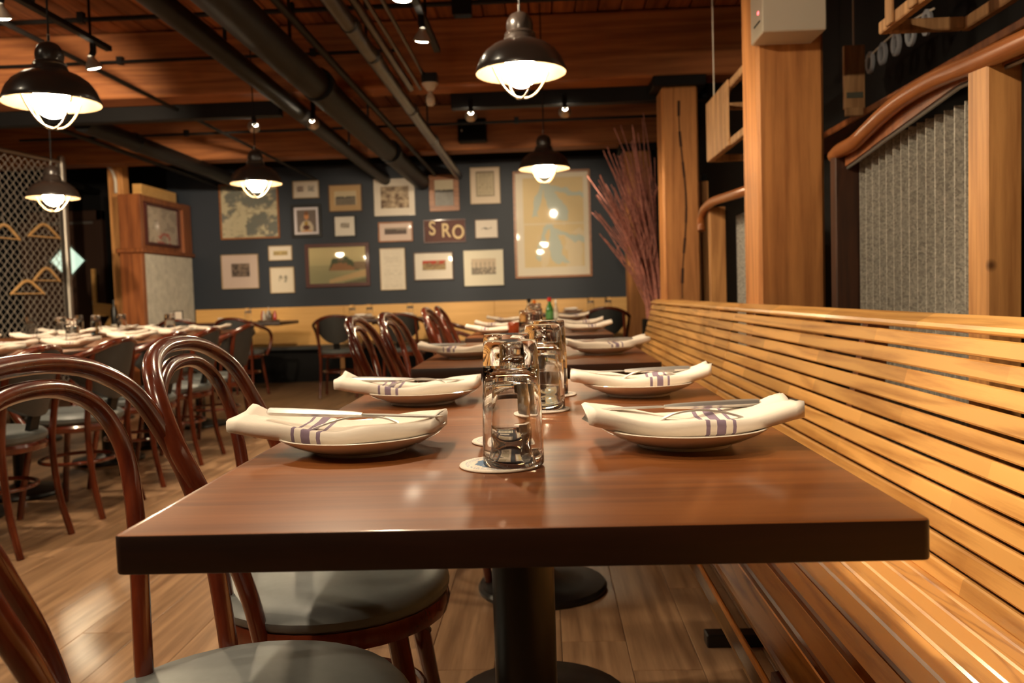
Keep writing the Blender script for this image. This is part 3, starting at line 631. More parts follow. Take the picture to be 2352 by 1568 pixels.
# ---------------------------------------------------------------- table settings
plate_me = MB().lathe([(.0,.004),(.055,.004),(.058,.0),(.066,.0),(.068,.004),(.085,.009),(.104,.0175),(.116,.0250),(.1175,.0272),(.115,.0280),(.100,.0210),(.080,.0135),(.062,.0100),(.0,.0095)], 48, cap=False).mesh('plate', True)
def napkin_mesh(seed, tiltL=.05, tiltR=.05, half=.142, w=.060, th=.030):
    rnd = random.Random(seed); nu, nv = 26, 14; V = []; UV = []; ph = rnd.random()*6
    prof = []
    for k in range(nv):                              # flattened loop: rounded folded edges
        a = 2*PI*k/nv; prof.append((math.copysign(abs(math.cos(a))**.55, math.cos(a)), math.copysign(abs(math.sin(a))**.6, math.sin(a))))
    for i in range(nu+1):
        u = -1+2*i/nu; x = u*half
        base = .010 + (tiltL if u < 0 else tiltR)*abs(u)**2.0
        ww = w*(1+.10*abs(u)**3+.04*math.sin(3*u+ph)); tt = th*(1-.14*abs(u)**2)
        for cy, cz in prof:
            z = base + tt/2 + cz*tt/2
            if cz > .5: z -= .012*(1-abs(cy)**2)*(1-.75*abs(u))
            z += .0025*math.sin(7*u+3*cy+ph)*(1 if cz > 0 else .3)
            y = cy*ww + .012*u*math.sin(ph)
            xx = x + (.005*math.sin(4*cy+ph) if abs(u) > .93 else 0)
            V.append((xx, y, z)); UV.append(((u+1)/2, (cy+1)/2))
    F = [(i*nv+k, i*nv+(k+1) % nv, (i+1)*nv+(k+1) % nv, (i+1)*nv+k) for i in range(nu) for k in range(nv)]
    F += [tuple(range(nv-1, -1, -1)), tuple(nu*nv+k for k in range(nv))]
    me = bpy.data.meshes.new('napkin'); me.from_pydata(V, [], F); me.update()
    uv = me.uv_layers.new(name='UVMap')
    for l in me.loops: uv.data[l.index].uv = UV[l.vertex_index]
    for p in me.polygons: p.use_smooth = True
    return me
def fold_mesh(half, w, z0, z1):     # loose flap lying over the folded napkin
    V = []; nu, nv = 10, 6
    for i in range(nu+1):
        u = i/nu
        for j in range(nv+1):
            v = -1+2*j/nv
            V.append((half*(.35+.65*u), v*w*(1-.12*u)+.012*u, z0+(z1-z0)*u**1.6+.006*math.cos(v*2.2)*u-.004*abs(v)))
    F = [(i*(nv+1)+j, i*(nv+1)+j+1, (i+1)*(nv+1)+j+1, (i+1)*(nv+1)+j) for i in range(nu) for j in range(nv)]
    me = bpy.data.meshes.new('fold'); me.from_pydata(V, [], F); me.update()
    for p in me.polygons: p.use_smooth = True
    return me
linen = mat('plain_linen', (.80,.71,.62), .9)
def knife(label, loc, rz, tilt=0):
    t = thing('table_knife', label, 'knife', loc, rz, 'table knives'); t.rotation_euler = (0, tilt, rz)
    H = []
    MB().tube([(-.125,0,0),(-.122,0,0),(-.09,0,0),(-.03,0,0),(.0,0,0),(.012,0,0)], [.003,.0058,.0062,.0050,.0038,.0028], 8, flat=1.5).build('handle', M['steel'], t, smooth=True)
    MB().prism([(.010,-.003),(.02,-.008),(.09,-.0095),(.118,-.006),(.126,.002),(.12,.006),(.05,.007),(.010,.004)], 'z', -.0009, .0009).build('blade', M['steel'], t, smooth=True)
    return t
def fork(label, loc, rz, sc=1.0, tilt=0):
    t = thing('table_fork', label, 'fork', loc, rz, 'table forks'); t.rotation_euler = (0, tilt, rz)
    P = []; nseg = 14; V = []; F = []
    def prof(u):                                     # u 0 handle end .. 1 neck of tines : half width, height
        w = .0055-.003*min(1, u*1.6) if u < .7 else .0025+(.0095)*((u-.7)/.3)**1.2
        return w, .018*math.sin(u*PI*.95)-.006*(u > .8)*(u-.8)/.2
    for i in range(nseg+1):
        u = i/nseg; w, z = prof(u); x = -.10+.145*u
        V += [(x,-w,z),(x,w,z),(x,w,z-.0022),(x,-w,z-.0022)]
    for i in range(nseg):
        a = i*4; b = a+4; F += [(a,a+1,b+1,b),(a+1,a+2,b+2,b+1),(a+2,a+3,b+3,b+2),(a+3,a,b,b+3)]
    F += [(3,2,1,0),(nseg*4,nseg*4+1,nseg*4+2,nseg*4+3)]
    MB().add(V, F).build('handle', M['steel'], t, smooth=True)
    m = MB()
    for k in range(4):
        y = -.0093+.0062*k; m.tube([(.044,y,-.005),(.06,y,-.009),(.08,y,-.004),(.094,y,.004)], [.0019,.0016,.0013,.0007], 6)
    m.build('tines', M['steel'], t, smooth=True)
    t.scale = (sc, sc, sc); return t
glass_prof = [(.0378,.0),(.0386,.002),(.0382,.03),(.0372,.075),(.0358,.115),(.0346,.140),(.0338,.152),(.0325,.1555),(.0,.1545),  # outside up to the base
              (.0,.122),(.0265,.1225),(.0318,.117),(.0342,.10),(.0357,.06),(.0366,.02),(.0370,.001)]
def glass_mesh():
    n = 48; V = []; F = []; pr = glass_prof; m = len(pr)
    for r, z in pr:
        for k in range(n):
            a = 2*PI*k/n; rr = r
            if r > .02 and .05 < z < .152: rr *= 1-.022*min(1, (z-.05)/.06)*(0.5+.5*math.cos(a*9))
            V.append((rr*math.cos(a), rr*math.sin(a), z))
    for i in range(m):
        j = (i+1) % m
        for k in range(n):
            l = (k+1) % n; F.append((i*n+k, i*n+l, j*n+l, j*n+k))
    mb = MB(); mb.add(V, F); return mb.mesh('tumbler', True)
gme = glass_mesh()
def grid_print(name, w, h, nx, ny, fn, parent=None, plane='xz', y=0, disc=None, mt=None):
    V = []; C = []
    for j in range(ny+1):
        for i in range(nx+1):
            u, v = i/nx, j/ny; px, pz = (u-.5)*w, (v-.5)*h
            V.append((px, y, pz) if plane == 'xz' else (px, pz, y)); C.append((u, v))
    F = [(j*(nx+1)+i, j*(nx+1)+i+1, (j+1)*(nx+1)+i+1, (j+1)*(nx+1)+i) for j in range(ny) for i in range(nx)
         if disc is None or math.hypot((i+.5)/nx-.5, (j+.5)/ny-.5) < disc]
    me = bpy.data.meshes.new(name); me.from_pydata(V, [], F); me.update()
    u = np.array([c[0] for c in C]); v = np.array([c[1] for c in C])
    rgb = np.clip(np.array(fn(u, v), float), 0, 1)
    at = me.color_attributes.new('Col', 'FLOAT_COLOR', 'POINT')
    buf = np.ones((len(V), 4), np.float32); buf[:, :3] = rgb; at.data.foreach_set('color', buf.ravel())
    return obj(name, me, mt or M['print'], parent)
def vn(u, v, s, seed):
    r = np.random.RandomState(seed); g = r.rand(64, 64)
    x, y = u*s+7, v*s+7; i, j = np.floor(x).astype(int), np.floor(y).astype(int); a, b = x-i, y-j
    a = a*a*(3-2*a); b = b*b*(3-2*b)
    G = lambda p, q: g[p % 64, q % 64]
    return (G(i,j)*(1-a)+G(i+1,j)*a)*(1-b)+(G(i,j+1)*(1-a)+G(i+1,j+1)*a)*b
def fbm(u, v, s, seed): return .55*vn(u,v,s,seed)+.28*vn(u,v,s*2.1,seed+1)+.17*vn(u,v,s*4.3,seed+2)
def mix(a, b, k):
    k = np.clip(k, 0, 1)[:, None]; return np.asarray(a)*(1-k)+np.asarray(b)*k
def coaster_fn(u, v):
    x, y = u-.5, v-.5; r = np.hypot(x, y); base = np.tile([.74,.64,.54], (len(u), 1)); blue = np.array([.07,.16,.30])
    base = mix(base, blue, ((np.abs(r-.43) < .006) | (np.abs(r-.405) < .004))*.7)
    a = np.arctan2(y, x); base = mix(base, blue, ((np.abs(r-.375) < .014) & (np.sin(a*34) > .25) & (np.abs(np.sin(a)) > .25))*.6)
    d = x*.80-y*.60; p = x*.60+y*.80; inside = (r < .31+.012*np.sin(a*9)); k = inside & (np.abs(d) > .055)
    base = mix(base, blue, k*.95)
    w = np.abs(np.abs(d)-.16-.016*np.sin(p*42)) < .011; base = mix(base, [.70,.62,.54], (w & inside)*1.)
    base = mix(base, blue, (inside & (np.abs(d) < .05) & (np.sin(p*60)+np.cos(d*90) > .9))*.7); return base
coaster_proto = None
def coaster(label, x, y, z=.75, grp='round card coasters'):
    global coaster_proto
    if coaster_proto is None:
        t = thing('coaster', label, 'coaster', (x, y, z), .4, grp)
        MB().lathe([(.051,0),(.0525,.0012),(.0525,.0022),(.0515,.003)], 40).build('card', M['coasterbody'], t, smooth=True)
        grid_print('printed_face', .102, .102, 60, 60, coaster_fn, t, 'xy', .0032, .5); coaster_proto = t; return t
    o = copy_tree(coaster_proto); o.location = (x, y, z); o.rotation_euler = (0,0,random.uniform(-1,1)); o['label'] = label; return o
def tumbler(label, x, y, z, grp='upturned clear tumblers'):
    o = obj('tumbler', gme, M['glass']); o.location = (x, y, z); o.rotation_euler = (0,0,random.random()); return tag(o, label, 'glass', grp)
def setting(x, y, z, where, side, seed, cutlery=0, rz=0, half=.142):
    p = obj('plate', plate_me, M['china']); p.location = (x, y, z); tag(p, 'cream plate under napkin, '+where, 'plate', 'cream plates')
    ox = -.02*side if cutlery else -.01*side; rnd = random.Random(seed)
    n = thing('napkin', 'purple-striped white napkin, '+where, 'napkin', (x-.022*side if side > 0 else x+.005, y, z+.004), rz, 'folded striped napkins')
    tl, tr = (.023, .015) if side > 0 else (.020, .024)
    nm = napkin_mesh(seed, tl, tr, half)
    obj('cloth', nm, M['napL'] if side > 0 else M['napR'], n)
    if cutlery:
        f = obj('flap', fold_mesh(-half*side*.98, .054, .031, .059 if side > 0 else .053), linen, n)
        so = f.modifiers.new('thick', 'SOLIDIFY'); so.thickness = .003
    return n
A = .75
# nearest table: chair side is x<0, bench side x>0
setting(-.270, 1.215, A, 'chair side of the nearest table, closest to camera', 1, 3, 1, -.03)
setting(.190, 1.205, A, 'bench side of the nearest table, closest to camera', -1, 5, 1, .03)
setting(-.258, 1.755, A, 'chair side of the nearest table, farther place', 1, 8, 1, .02)
setting(.190, 1.795, A, 'bench side of the nearest table, farther place', -1, 11, 1, -.02)
knife('knife resting across the napkin at the chair-side place closest to camera', (-.272, 1.185, A+.0560), -.06, .045)
fork('fork lying in the napkin at the chair-side place closest to camera', (-.24, 1.20, A+.034), .10)
knife('knife resting across the napkin at the bench-side place closest to camera', (.178, 1.225, A+.0500), PI+.03, .014)
fork('fork lying in the napkin at the bench-side place closest to camera', (.185, 1.175, A+.034), PI-.10)
knife('knife resting across the napkin at the farther chair-side place', (-.285, 1.75, A+.0480), .03, .03)
fork('fork lying in the napkin at the farther chair-side place', (-.235, 1.74, A+.034), .12)
knife('knife resting across the napkin at the farther bench-side place', (.175, 1.80, A+.0495), PI-.02, .01)
fork('fork lying in the napkin at the farther bench-side place', (.19, 1.775, A+.034), PI+.12)
for i, (cx, cy, gx, gy, w) in enumerate(((-.062,1.079,-.045,1.072,'closest to camera'), (-.061,1.255,-.058,1.258,'second from the camera'), (-.011,1.586,-.006,1.59,'third from the camera'), (.010,1.817,.006,1.82,'fourth from the camera'))):
    coaster('round white coaster with a blue emblem, %s on the nearest table' % w, cx, cy); tumbler('upturned clear tumbler on a coaster, %s on the nearest table' % w, gx, gy, A+.0035)
setting(-.275, 2.985, A, 'chair side of the second bench table', 1, 21, 0, .03); setting(.200, 3.0, A, 'bench side of the second bench table', -1, 22, 0, .08)
knife('knife on the chair-side napkin of the second bench table', (-.29, 2.98, A+.048), .05); knife('knife on the bench-side napkin of the second bench table', (.18, 3.0, A+.049), PI+.05)
for k, (x, y, z) in enumerate(((-.05,2.78,0), (-.06,3.10,1), (-.045,3.38,2))):
    w = ('nearest', 'middle', 'farthest')[k]; coaster('round coaster under the %s tumbler of the second bench table' % w, x, y); tumbler('upturned tumbler, %s on the second bench table' % w, x, y, A+.0035)
for k, (x, y, sd) in enumerate(((-.27,4.72,1),(.215,4.75,-1),(-.275,5.4,1),(.215,5.42,-1))):
    setting(x, y, A, '%s side of the third bench table, %s place' % ('chair' if sd > 0 else 'bench', 'nearer' if k < 2 else 'farther'), sd, 30+k)
for k, (x, y) in enumerate(((-.06,4.62),(-.07,5.1),(-.06,5.5))):
    tumbler('upturned tumbler, %s on the third bench table' % ('nearest','middle','farthest')[k], x, y, A)
for k, (x, y, sd) in enumerate(((-.28,6.6,1),(.21,6.95,-1))): setting(x, y, A, '%s side of the fourth bench table' % ('chair' if sd > 0 else 'bench'), sd, 40+k)
def bottle(label, x, y, z, body, capc, h=.18, r=.028, glassy=True, cat='bottle'):
    t = thing('sauce_bottle', label, cat, (x, y, z), 0, 'sauce bottles and jars')
    MB().lathe([(r*.9,0),(r,.004),(r,h*.5),(r*.8,h*.62),(r*.45,h*.74),(r*.42,h*.86),(.0,h*.86)], 18).build('body', mat('bottle_%s' % label[:14], body, .15, coat=.6), t, smooth=True)
    MB().lathe([(r*.52,h*.84),(r*.52,h),(.0,h)], 16).build('cap', mat('cap_%s' % label[:14], capc, .4), t, smooth=True)
    MB().lathe([(r*1.01,h*.12),(r*1.01,h*.42)], 18, cap=False).build('label_band', mat('band_%s' % label[:14], tuple(min(.8, c*1.6+.05) for c in body), .6), t, smooth=True)
bottle('green sauce bottle with a red cap on the fourth bench table', .035, 6.60, A, (.03,.16,.025), (.60,.02,.01), .185, .030)
bottle('black-capped pale sauce bottle on the fourth bench table', -.125, 6.75, A, (.36,.27,.17), (.008,.008,.008), .18, .030)
bottle('orange-capped brown sauce bottle on the fourth bench table', -.085, 6.83, A, (.20,.13,.05), (.75,.18,.02), .165, .026)
bottle('small white-topped pepper shaker beside the green sauce bottle', .085, 6.75, A, (.55,.48,.40), (.85,.82,.75), .165, .018)
t = thing('candle_jar', 'small amber glass candle jar on the third bench table', 'candle jar', (-.17, 4.62, A)); MB().lathe([(.026,0),(.033,.01),(.034,.06),(.030,.068),(.028,.06),(.027,.012),(.0,.012)], 20).build('jar', mat('amber_glass', (.28,.045,.012), .12, coat=.8), t, smooth=True); MB().lathe([(.0,.012),(.024,.012),(.024,.03),(.0,.032)], 16).build('wax', M['cable'], t)
# fence-side tables
P = [(-2.58,3.1),(-2.96,3.15),(-2.57,3.85),(-2.95,3.8),(-2.58,4.55),(-2.94,4.6),(-2.58,5.25),(-2.96,5.2),(-2.58,5.85),(-2.95,5.95),(-2.6,6.55),(-2.95,6.6)]
nm_ = ['nearest', 'second', 'third', 'fourth', 'fifth', 'farthest']
for k, (x, y) in enumerate(P): setting(x, y, A, '%s place on the %s side of the armchair-row tables' % (nm_[k//2], 'armchair' if k % 2 == 0 else 'fence'), 1 if k % 2 else -1, 50+k, 0, random.uniform(-.15,.15))
P = [(-3.58,5.85),(-4.0,5.9),(-3.6,6.4),(-4.0,6.95),(-3.58,7.05),(-3.6,7.5)]
for k, (x, y) in enumerate(P): setting(x, y, A, '%s place on the tables close to the fence' % nm_[k], 1 if k % 2 else -1, 70+k, 0, random.uniform(-.15,.15))
for k, (x, y) in enumerate(((-3.45,5.98),(-3.50,6.55),(-3.42,6.80),(-3.93,7.08),(-4.13,6.72))): tumbler('upturned tumbler, %s on the tables close to the fence' % nm_[k], x, y, A)
for k, (x, y) in enumerate(((-2.76,3.5),(-2.76,4.9),(-2.76,6.2))): tumbler('upturned tumbler, %s on the armchair-row tables' % ('nearest','middle','farthest')[k], x, y, A)
# settee tables
for k, (x, y, w) in enumerate(((-3.95,9.25,'partition end of the settee table before the partition'), (-3.45,9.25,'caddy end of the settee table before the partition'), (-1.95,9.25,'settee table below the seascape, nearer the partition'), (-1.5,9.25,'settee table below the seascape, nearer the column'), (.3,9.3,'settee table below the tall chart'))):
    setting(x, y, A, w, 1, 90+k, 0, PI/2+random.uniform(-.3,.3))
for k, (x, y, w) in enumerate(((-3.33,9.5,'on the settee table beside the sauce caddy'), (-2.15,9.5,'first of two side by side below the seascape'), (-1.96,9.52,'second of two side by side below the seascape'), (-1.5,9.5,'standing apart below the small red picture'), (.50,9.4,'before the settee under the chart, farther from the column'), (.69,9.4,'before the settee under the chart, closer to the column'))):
    tumbler('upturned tumbler '+w, x, y, A)
t = thing('sauce_caddy', 'small tray of red, yellow and white sauce bottles on the settee table', 'caddy', (-3.03, 9.3, A), 0)
MB().lathe([(.10,0),(.115,.006),(.118,.02),(.112,.02),(.108,.008),(.0,.008)], 24).build('tray', mat('tray', (.25,.2,.16), .4, metal=.5), t, smooth=True)
for k, (a, c) in enumerate(((0,(.6,.03,.02)),(1.05,(.65,.35,.03)),(2.1,(.7,.65,.55)),(3.14,(.55,.05,.03)),(4.2,(.7,.62,.5)),(5.2,(.08,.05,.03)))):
    b = MB().lathe([(.02,.008),(.021,.07),(.012,.095),(.01,.12),(.0,.12)], 12, (.068*math.cos(a), .068*math.sin(a), 0)).build('bottle', mat('caddy_%d' % k, c, .2, coat=.5), t, smooth=True)
MB().tube([(0,0,.0),(0,0,.17)], .004, 6).build('handle', M['steel'], t)
t = thing('card_holder', 'small dark framed card standing on the settee by the partition', 'card', (-4.12, 9.5, A)); MB().box(-.05,.05,-.006,.006,0,.15).build('frame', M['black_metal'], t, bevel=.002); MB().box(-.04,.04,-.0075,-.006,.015,.14).build('card', M['coasterbody'], t)

# ---------------------------------------------------------------- settee, partition, door, fence
t = thing('plywood_settee', 'long yellow plywood settee along the navy wall', 'settee', (-4.28, 10.0, 0)); L = 5.5
n_ = 3
for k in range(n_): MB().box(L*k/n_+.001, L*(k+1)/n_-.001, .355, .44, .40, .895).build('back_panel', M['ply'], t, bevel=.003)
MB().box(0, L, -.02, .355, .385, .43).build('seat', M['vinyl_dark'], t, bevel=.015); MB().box(0, L, .08, .10, 0, .385).build('plinth', M['black_paint'], t)
for x in (.1, 1.85, 3.65, 5.35): MB().box(x, x+.05, 0.0, .05, 0, .385).build('leg', M['post'], t)
# stub partition
t = thing('wood_partition', 'reddish wood partition clad in corrugated metal, with a framed poster', 'partition', (0,0,0))
MB().box(-4.55, -4.325, 9.1, 10.44, 0, 1.54).build('lower_core', M['red_wood'], t, bevel=.004)
MB().box(-4.55, -4.31, 9.08, 9.16, 0, 1.53).build('corner_stile', M['red_wood'], t, bevel=.004)
V = []
mc = MB(); nC = 46; y0c, y1c = 9.17, 10.42
for i in range(nC):
    a = y0c+(y1c-y0c)*i/nC; d = (y1c-y0c)/nC; mc.add([(-4.322,a,.1),(-4.312,a+d/2,.1),(-4.322,a+d,.1),(-4.322,a,1.53),(-4.312,a+d/2,1.53),(-4.322,a+d,1.53)], [(0,1,4,3),(1,2,5,4)])
mc.build('corrugated_sheet', mat('pale_corrugated', (.52,.48,.40), .5, metal=.35, noise=.15, nscale=14), t)
MB().box(-4.58, -4.285, 9.06, 10.44, 1.54, 1.585).build('ledge', M['red_wood'], t, bevel=.005)
MB().box(-4.55, -4.335, 9.12, 10.44, 1.585, 2.16).build('upper_core', M['red_wood'], t, bevel=.004)
for a, b, c, d in ((9.10,9.17,1.585,2.17),(10.2,10.42,1.585,2.17)): MB().box(-4.55, -4.305, a, b, c, d).build('upper_stile', M['red_wood'], t, bevel=.004)
MB().box(-4.55, -4.305, 9.17, 10.2, 2.10, 2.165).build('top_rail', M['red_wood'], t, bevel=.004)
tag(MB().box(-4.50, -4.40, 9.35, 10.25, 2.17, 2.31).build('header_board', M['ply'], bevel=.004), 'pale plywood header board lying on top of the partition', 'board')
tag(MB().box(-4.72, -4.56, 9.25, 9.40, 0, 2.55).build('pale_post', M['post'], bevel=.004), 'pale square post rising beside the partition', 'post')
t = thing('wall_cable', 'pale cable looping over the post beside the partition', 'cable', (-4.68, 9.22, 2.2)); MB().tube(spline([(.06,.0,.0),(.06,-.01,.16),(.0,-.02,.28),(-.15,-.02,.31),(-.45,.0,.30)], 5), .016, 8).build('run', M['cable'], t, smooth=True)
t = thing('booth_end', 'yellow plywood booth end beside the dark door', 'booth', (-5.30, 9.95, 0))
MB().box(-.04,.0,0,.04,0,1.42).build('upright', M['ply'], t); MB().prism([(.0,.86),(.0,1.02),(.16,1.0),(.30,.93),(.30,.55),(.0,.45),(.0,.62),(.16,.86)], 'y', 0, .04).build('shaped_panel', M['ply'], t)
t = thing('lidded_bottle', 'dark bottle standing against the partition end', 'bottle', (-4.62, 9.03, .78)); MB().lathe([(.03,0),(.032,.01),(.032,.14),(.012,.20),(.011,.26),(.0,.26)], 14).build('body', M['cast_iron'], t, smooth=True); MB().lathe([(.03,-.04),(.04,-.02),(.04,0),(0,0)], 14).build('stand', M['cable'], t)
tag(MB().box(-4.68,-4.55,8.97,9.07,0,.74).build('pedestal_stand', M['ply'], bevel=.004), 'narrow yellow plinth against the partition end', 'plinth')
d = thing('door_1', 'dark door with a lit diamond window', 'door', (0,0,0), kind='structure')
MB().box(-6.30,-5.45,10.36,10.42,0,2.03).build('leaf', M['door_wood'], d, bevel=.004)
for a, b, c, e in ((-6.42,-6.30,0,2.15),(-5.45,-5.38,0,2.15),(-6.42,-5.38,2.03,2.15)): MB().box(a,b,10.34,10.43,c,e).build('frame', M['door_wood'], d, bevel=.004)
MB().box(-6.25,-5.5,10.345,10.36,1.99,2.02).build('closer_bar', M['grey_strip'], d)
q = .228; cx, cz = -5.835, 1.545
MB().prism([(cx-q,cz),(cx,cz-q),(cx+q,cz),(cx,cz+q)], 'y', 10.352, 10.359).build('diamond_window', M['door_glass'], d)
g = MB().beam((cx-.05,10.348,cz-.19),(cx-.05,10.348,cz+.19), .03, .01, (0,1,0)).build('window_bar', mat('green_grey_bar', (.10,.13,.10), .5), d)
for a, b in (((cx-q,cz),(cx,cz-q)),((cx,cz-q),(cx+q,cz)),((cx+q,cz),(cx,cz+q)),((cx,cz+q),(cx-q,cz))):
    MB().beam((a[0],10.346,a[1]),(b[0],10.346,b[1]), .02, .02, (0,1,0)).build('window_frame', mat('window_trim', (.16,.18,.15), .5), d)
MB().lathe([(.03,0),(.03,.05)], 12, (-5.52,10.33,1.0)).build('knob', M['steel'], d)
# chain-link fence
fx, fy = -4.80, 8.5; dx, dy = -.148, -.989; FL = 3.4
t = thing('chain_link_fence', 'grey chain-link fence used as a coat screen', 'fence', (fx, fy, 0))
def fp(s, z, o=0): return (dx*s+o*dy, dy*s-o*dx, z)
MB().tube([fp(0,0), fp(0,2.46)], .036, 14).build('end_post', M['grey_pipe'], t, smooth=True); MB().tube([fp(FL,0), fp(FL,2.46)], .03, 12).build('line_post', M['grey_pipe'], t, smooth=True)
MB().tube([fp(0,2.43), fp(FL,2.43)], .022, 10).build('top_rail', M['grey_pipe'], t, smooth=True); MB().lathe([(.038,2.46),(.038,2.48),(.0,2.50)], 14).build('post_cap', M['grey_pipe'], t, smooth=True)
MB().tube([fp(.07,.1), fp(.07,2.4)], .008, 6).build('tension_bar', M['grey_pipe'], t); 
for z in (.5, 1.25, 2.0): MB().lathe([(.040,z),(.042,z+.015),(.040,z+.03)], 14).build('band', M['grey_pipe'], t, smooth=True)
mesh = MB(); D = .085; cols = int((FL-.15)/D*2); rowsn = int(2.3/D)
for c in range(cols):
    s0 = .07+c*D/2; pts = []
    for r in range(rowsn*2+1):
        pts.append(fp(s0+(D/2 if (r+c) % 2 else 0), .1+r*D/2, .004*(1 if r % 2 else -1)))
    mesh.tube(pts, .0042, 4)
mesh.build('wire_mesh', mat('galvanised_wire', (.50,.44,.37), .5, metal=.3), t, kind='stuff')
def make_hanger():
    t = thing('coat_hanger', '', 'hanger', group='wooden coat hangers')
    for s in (1, -1):
        MB().tube(spline([(0,0,0),(s*.05,0,-.012),(s*.13,0,-.065),(s*.215,0,-.125)], 4), [.016]*9+[.015,.014,.013,.011], 8, flat=.8).build('arm', M['hanger'], t, smooth=True)
    MB().tube([(-.205,0,-.12),(.205,0,-.12)], .007, 6).build('bar', M['hanger'], t)
    MB().tube(spline([(0,0,.01),(0,0,.045),(.02,0,.065),(.02,0,.095),(-.012,0,.10),(-.02,0,.085)], 4), .0028, 6).build('hook', M['steel'], t, smooth=True)
    return t
hg = make_hanger(); fa = math.atan2(dy, dx)
def ps(px): return
for i, (s, z, lb) in enumerate(((.36, 1.78, 'wooden coat hanger highest beside the fence post'), (.36, 1.36, 'wooden coat hanger directly below the highest one by the fence post'), (.62, 1.235, 'lowest wooden coat hanger on the fence'), (.86, 1.74, 'wooden coat hanger high on the fence, cut by the frame'))):
    p = fp(s, z, -.05); place(hg, i > 0, lb, (fx+p[0], fy+p[1], z), fa+.12*(i % 2), 'wooden coat hangers')

# ---------------------------------------------------------------- pictures
def ring(w, h, b, d0, d1): # picture frame, front face at -d1
    m = MB()
    for x0, x1, z0, z1 in ((-w/2,w/2,h/2-b,h/2),(-w/2,w/2,-h/2,-h/2+b),(-w/2,-w/2+b,-h/2+b,h/2-b),(w/2-b,w/2,-h/2+b,h/2-b)): m.box(x0,x1,-d1,-d0,z0,z1)
    return m
def picture(label, cx, cz, w, h, frame, fb, fn, y=10.45, rz=0, loc=None, dp=.03, nx=None, glass=True):
    t = thing('framed_picture', label, 'picture', loc or (cx, y, cz), rz, 'framed pictures on the navy wall' if loc is None else None)
    ring(w, h, fb, .001, dp).build('frame', frame, t, bevel=.002)
    nx = nx or max(24, int(w*90)); ny = max(20, int(h*90))
    MB().box(-w/2+.002, w/2-.002, -.010, -.001, -h/2+.002, h/2-.002).build('backing', M['black_paint'], t)
    grid_print('print', w-2*fb, h-2*fb, nx, ny, fn, t, 'xz', -.012)
    if glass: MB().box(-w/2+fb, w/2-fb, -.0165, -.015, -h/2+fb, h/2-fb).build('pane', M['pane'], t)
    return t
CREAM, WHITE, TAN = [.66,.55,.42], [.74,.66,.55], [.42,.27,.14]
def inset(matc, x0, x1, y0, y1, art, edge=None):
    def f(u, v):
        b = np.tile(np.array(matc, float), (len(u), 1)); a = (u-x0)/(x1-x0); c = (v-y0)/(y1-y0); k = (a >= 0) & (a <= 1) & (c >= 0) & (c <= 1)
        if edge is not None:
            e = (a > -.06) & (a < 1.06) & (c > -.06) & (c < 1.06); b[e] = edge
        r = art(a, c); b[k] = r[k]; return b
    return f
def a_map(land, water, s, seed, lines=.3):
    def f(u, v):
        n = fbm(u, v, s, seed); c = mix(land, water, (n-.50)*14); c = mix(c, [.12,.10,.07], (np.abs(n-.5) < .012)*lines)
        return mix(c, [.18,.14,.09], (fbm(u, v, 18, seed+9) > .68)*.35)
    return f
def a_photo(dark, light, s, seed):
    return lambda u, v: mix(dark, light, (fbm(u, v, s, seed)-.28)*2.1+.15*(v-.5))
def a_land(sky, hill, low, seed, hz=.55):
    def f(u, v):
        ridge = hz+.12*(fbm(u, v*0, 4, seed)-.5); c = mix(low, [x*1.4 for x in low], fbm(u, v, 7, seed+3)*1.2-.3)
        c = mix(c, hill, (v > ridge-.10)*1.); return mix(c, sky, (v > ridge)*1.)
    return f
def a_portrait(u, v):
    c = np.tile([.16,.12,.10], (len(u), 1)); x = u-.5
    c = mix(c, [.55,.46,.34], ((x/.36)**2+((v-.16)/.36)**2 < 1)*1.); c = mix(c, [.40,.25,.05], ((np.abs(x+.02) < .10) & (v < .5))*1.)
    c = mix(c, [.60,.26,.10], ((x/.115)**2+((v-.72)/.17)**2 < 1)*1.); c = mix(c, [.20,.08,.03], ((x/.12)**2+((v-.85)/.09)**2 < 1)*1.)
    c = mix(c, [.10,.03,.015], (((x+.02)/.20)**2+((v-.2)/.10)**2 < 1)*1.); return mix(c, [.55,.28,.12], (((x-.0)/.30)**2+((v-.03)/.06)**2 < 1)*1.)
def a_sea(u, v):
    c = mix([.30,.27,.13], [.58,.48,.24], v*1.5-.2); n = fbm(u, v, 7, 5)
    c = mix(c, [.24,.23,.12], ((v < .5)*(.35+.3*n))); cliff = .34+.36*np.clip((u-.33)/.10, 0, 1)*np.clip((.90-u)/.24, 0, 1)
    k = (u > .34) & (v > .36) & (v < cliff+.22*(n-.5)); c = mix(c, [.28,.13,.05], k*1.); c = mix(c, [.06,.075,.03], (k & (v > cliff-.13+.3*(fbm(u, v, 12, 8)-.5)))*1.)
    c = mix(c, [.20,.12,.06], ((u > .78) & (v > .38) & (v < .56+.1*(n-.5)))*.9); path = np.abs(v-(.05+.35*(u-.35))) < .05+.06*(u-.3)
    c = mix(c, [.50,.33,.15], (path & (u > .35))*.9); return mix(c, [.12,.11,.05], ((v < .30*(u-.55)) & (u > .6))*1.)
def a_doc(col, ink, rows=22):
    def f(u, v):
        c = np.tile(np.array(col, float), (len(u), 1)); k = (np.sin(v*rows*2*PI) > .1) & (fbm(u, v*0+np.floor(v*rows)/rows, 30, 3) > .42) & (u > .12) & (u < .88); return mix(c, ink, k*.45)
    return f
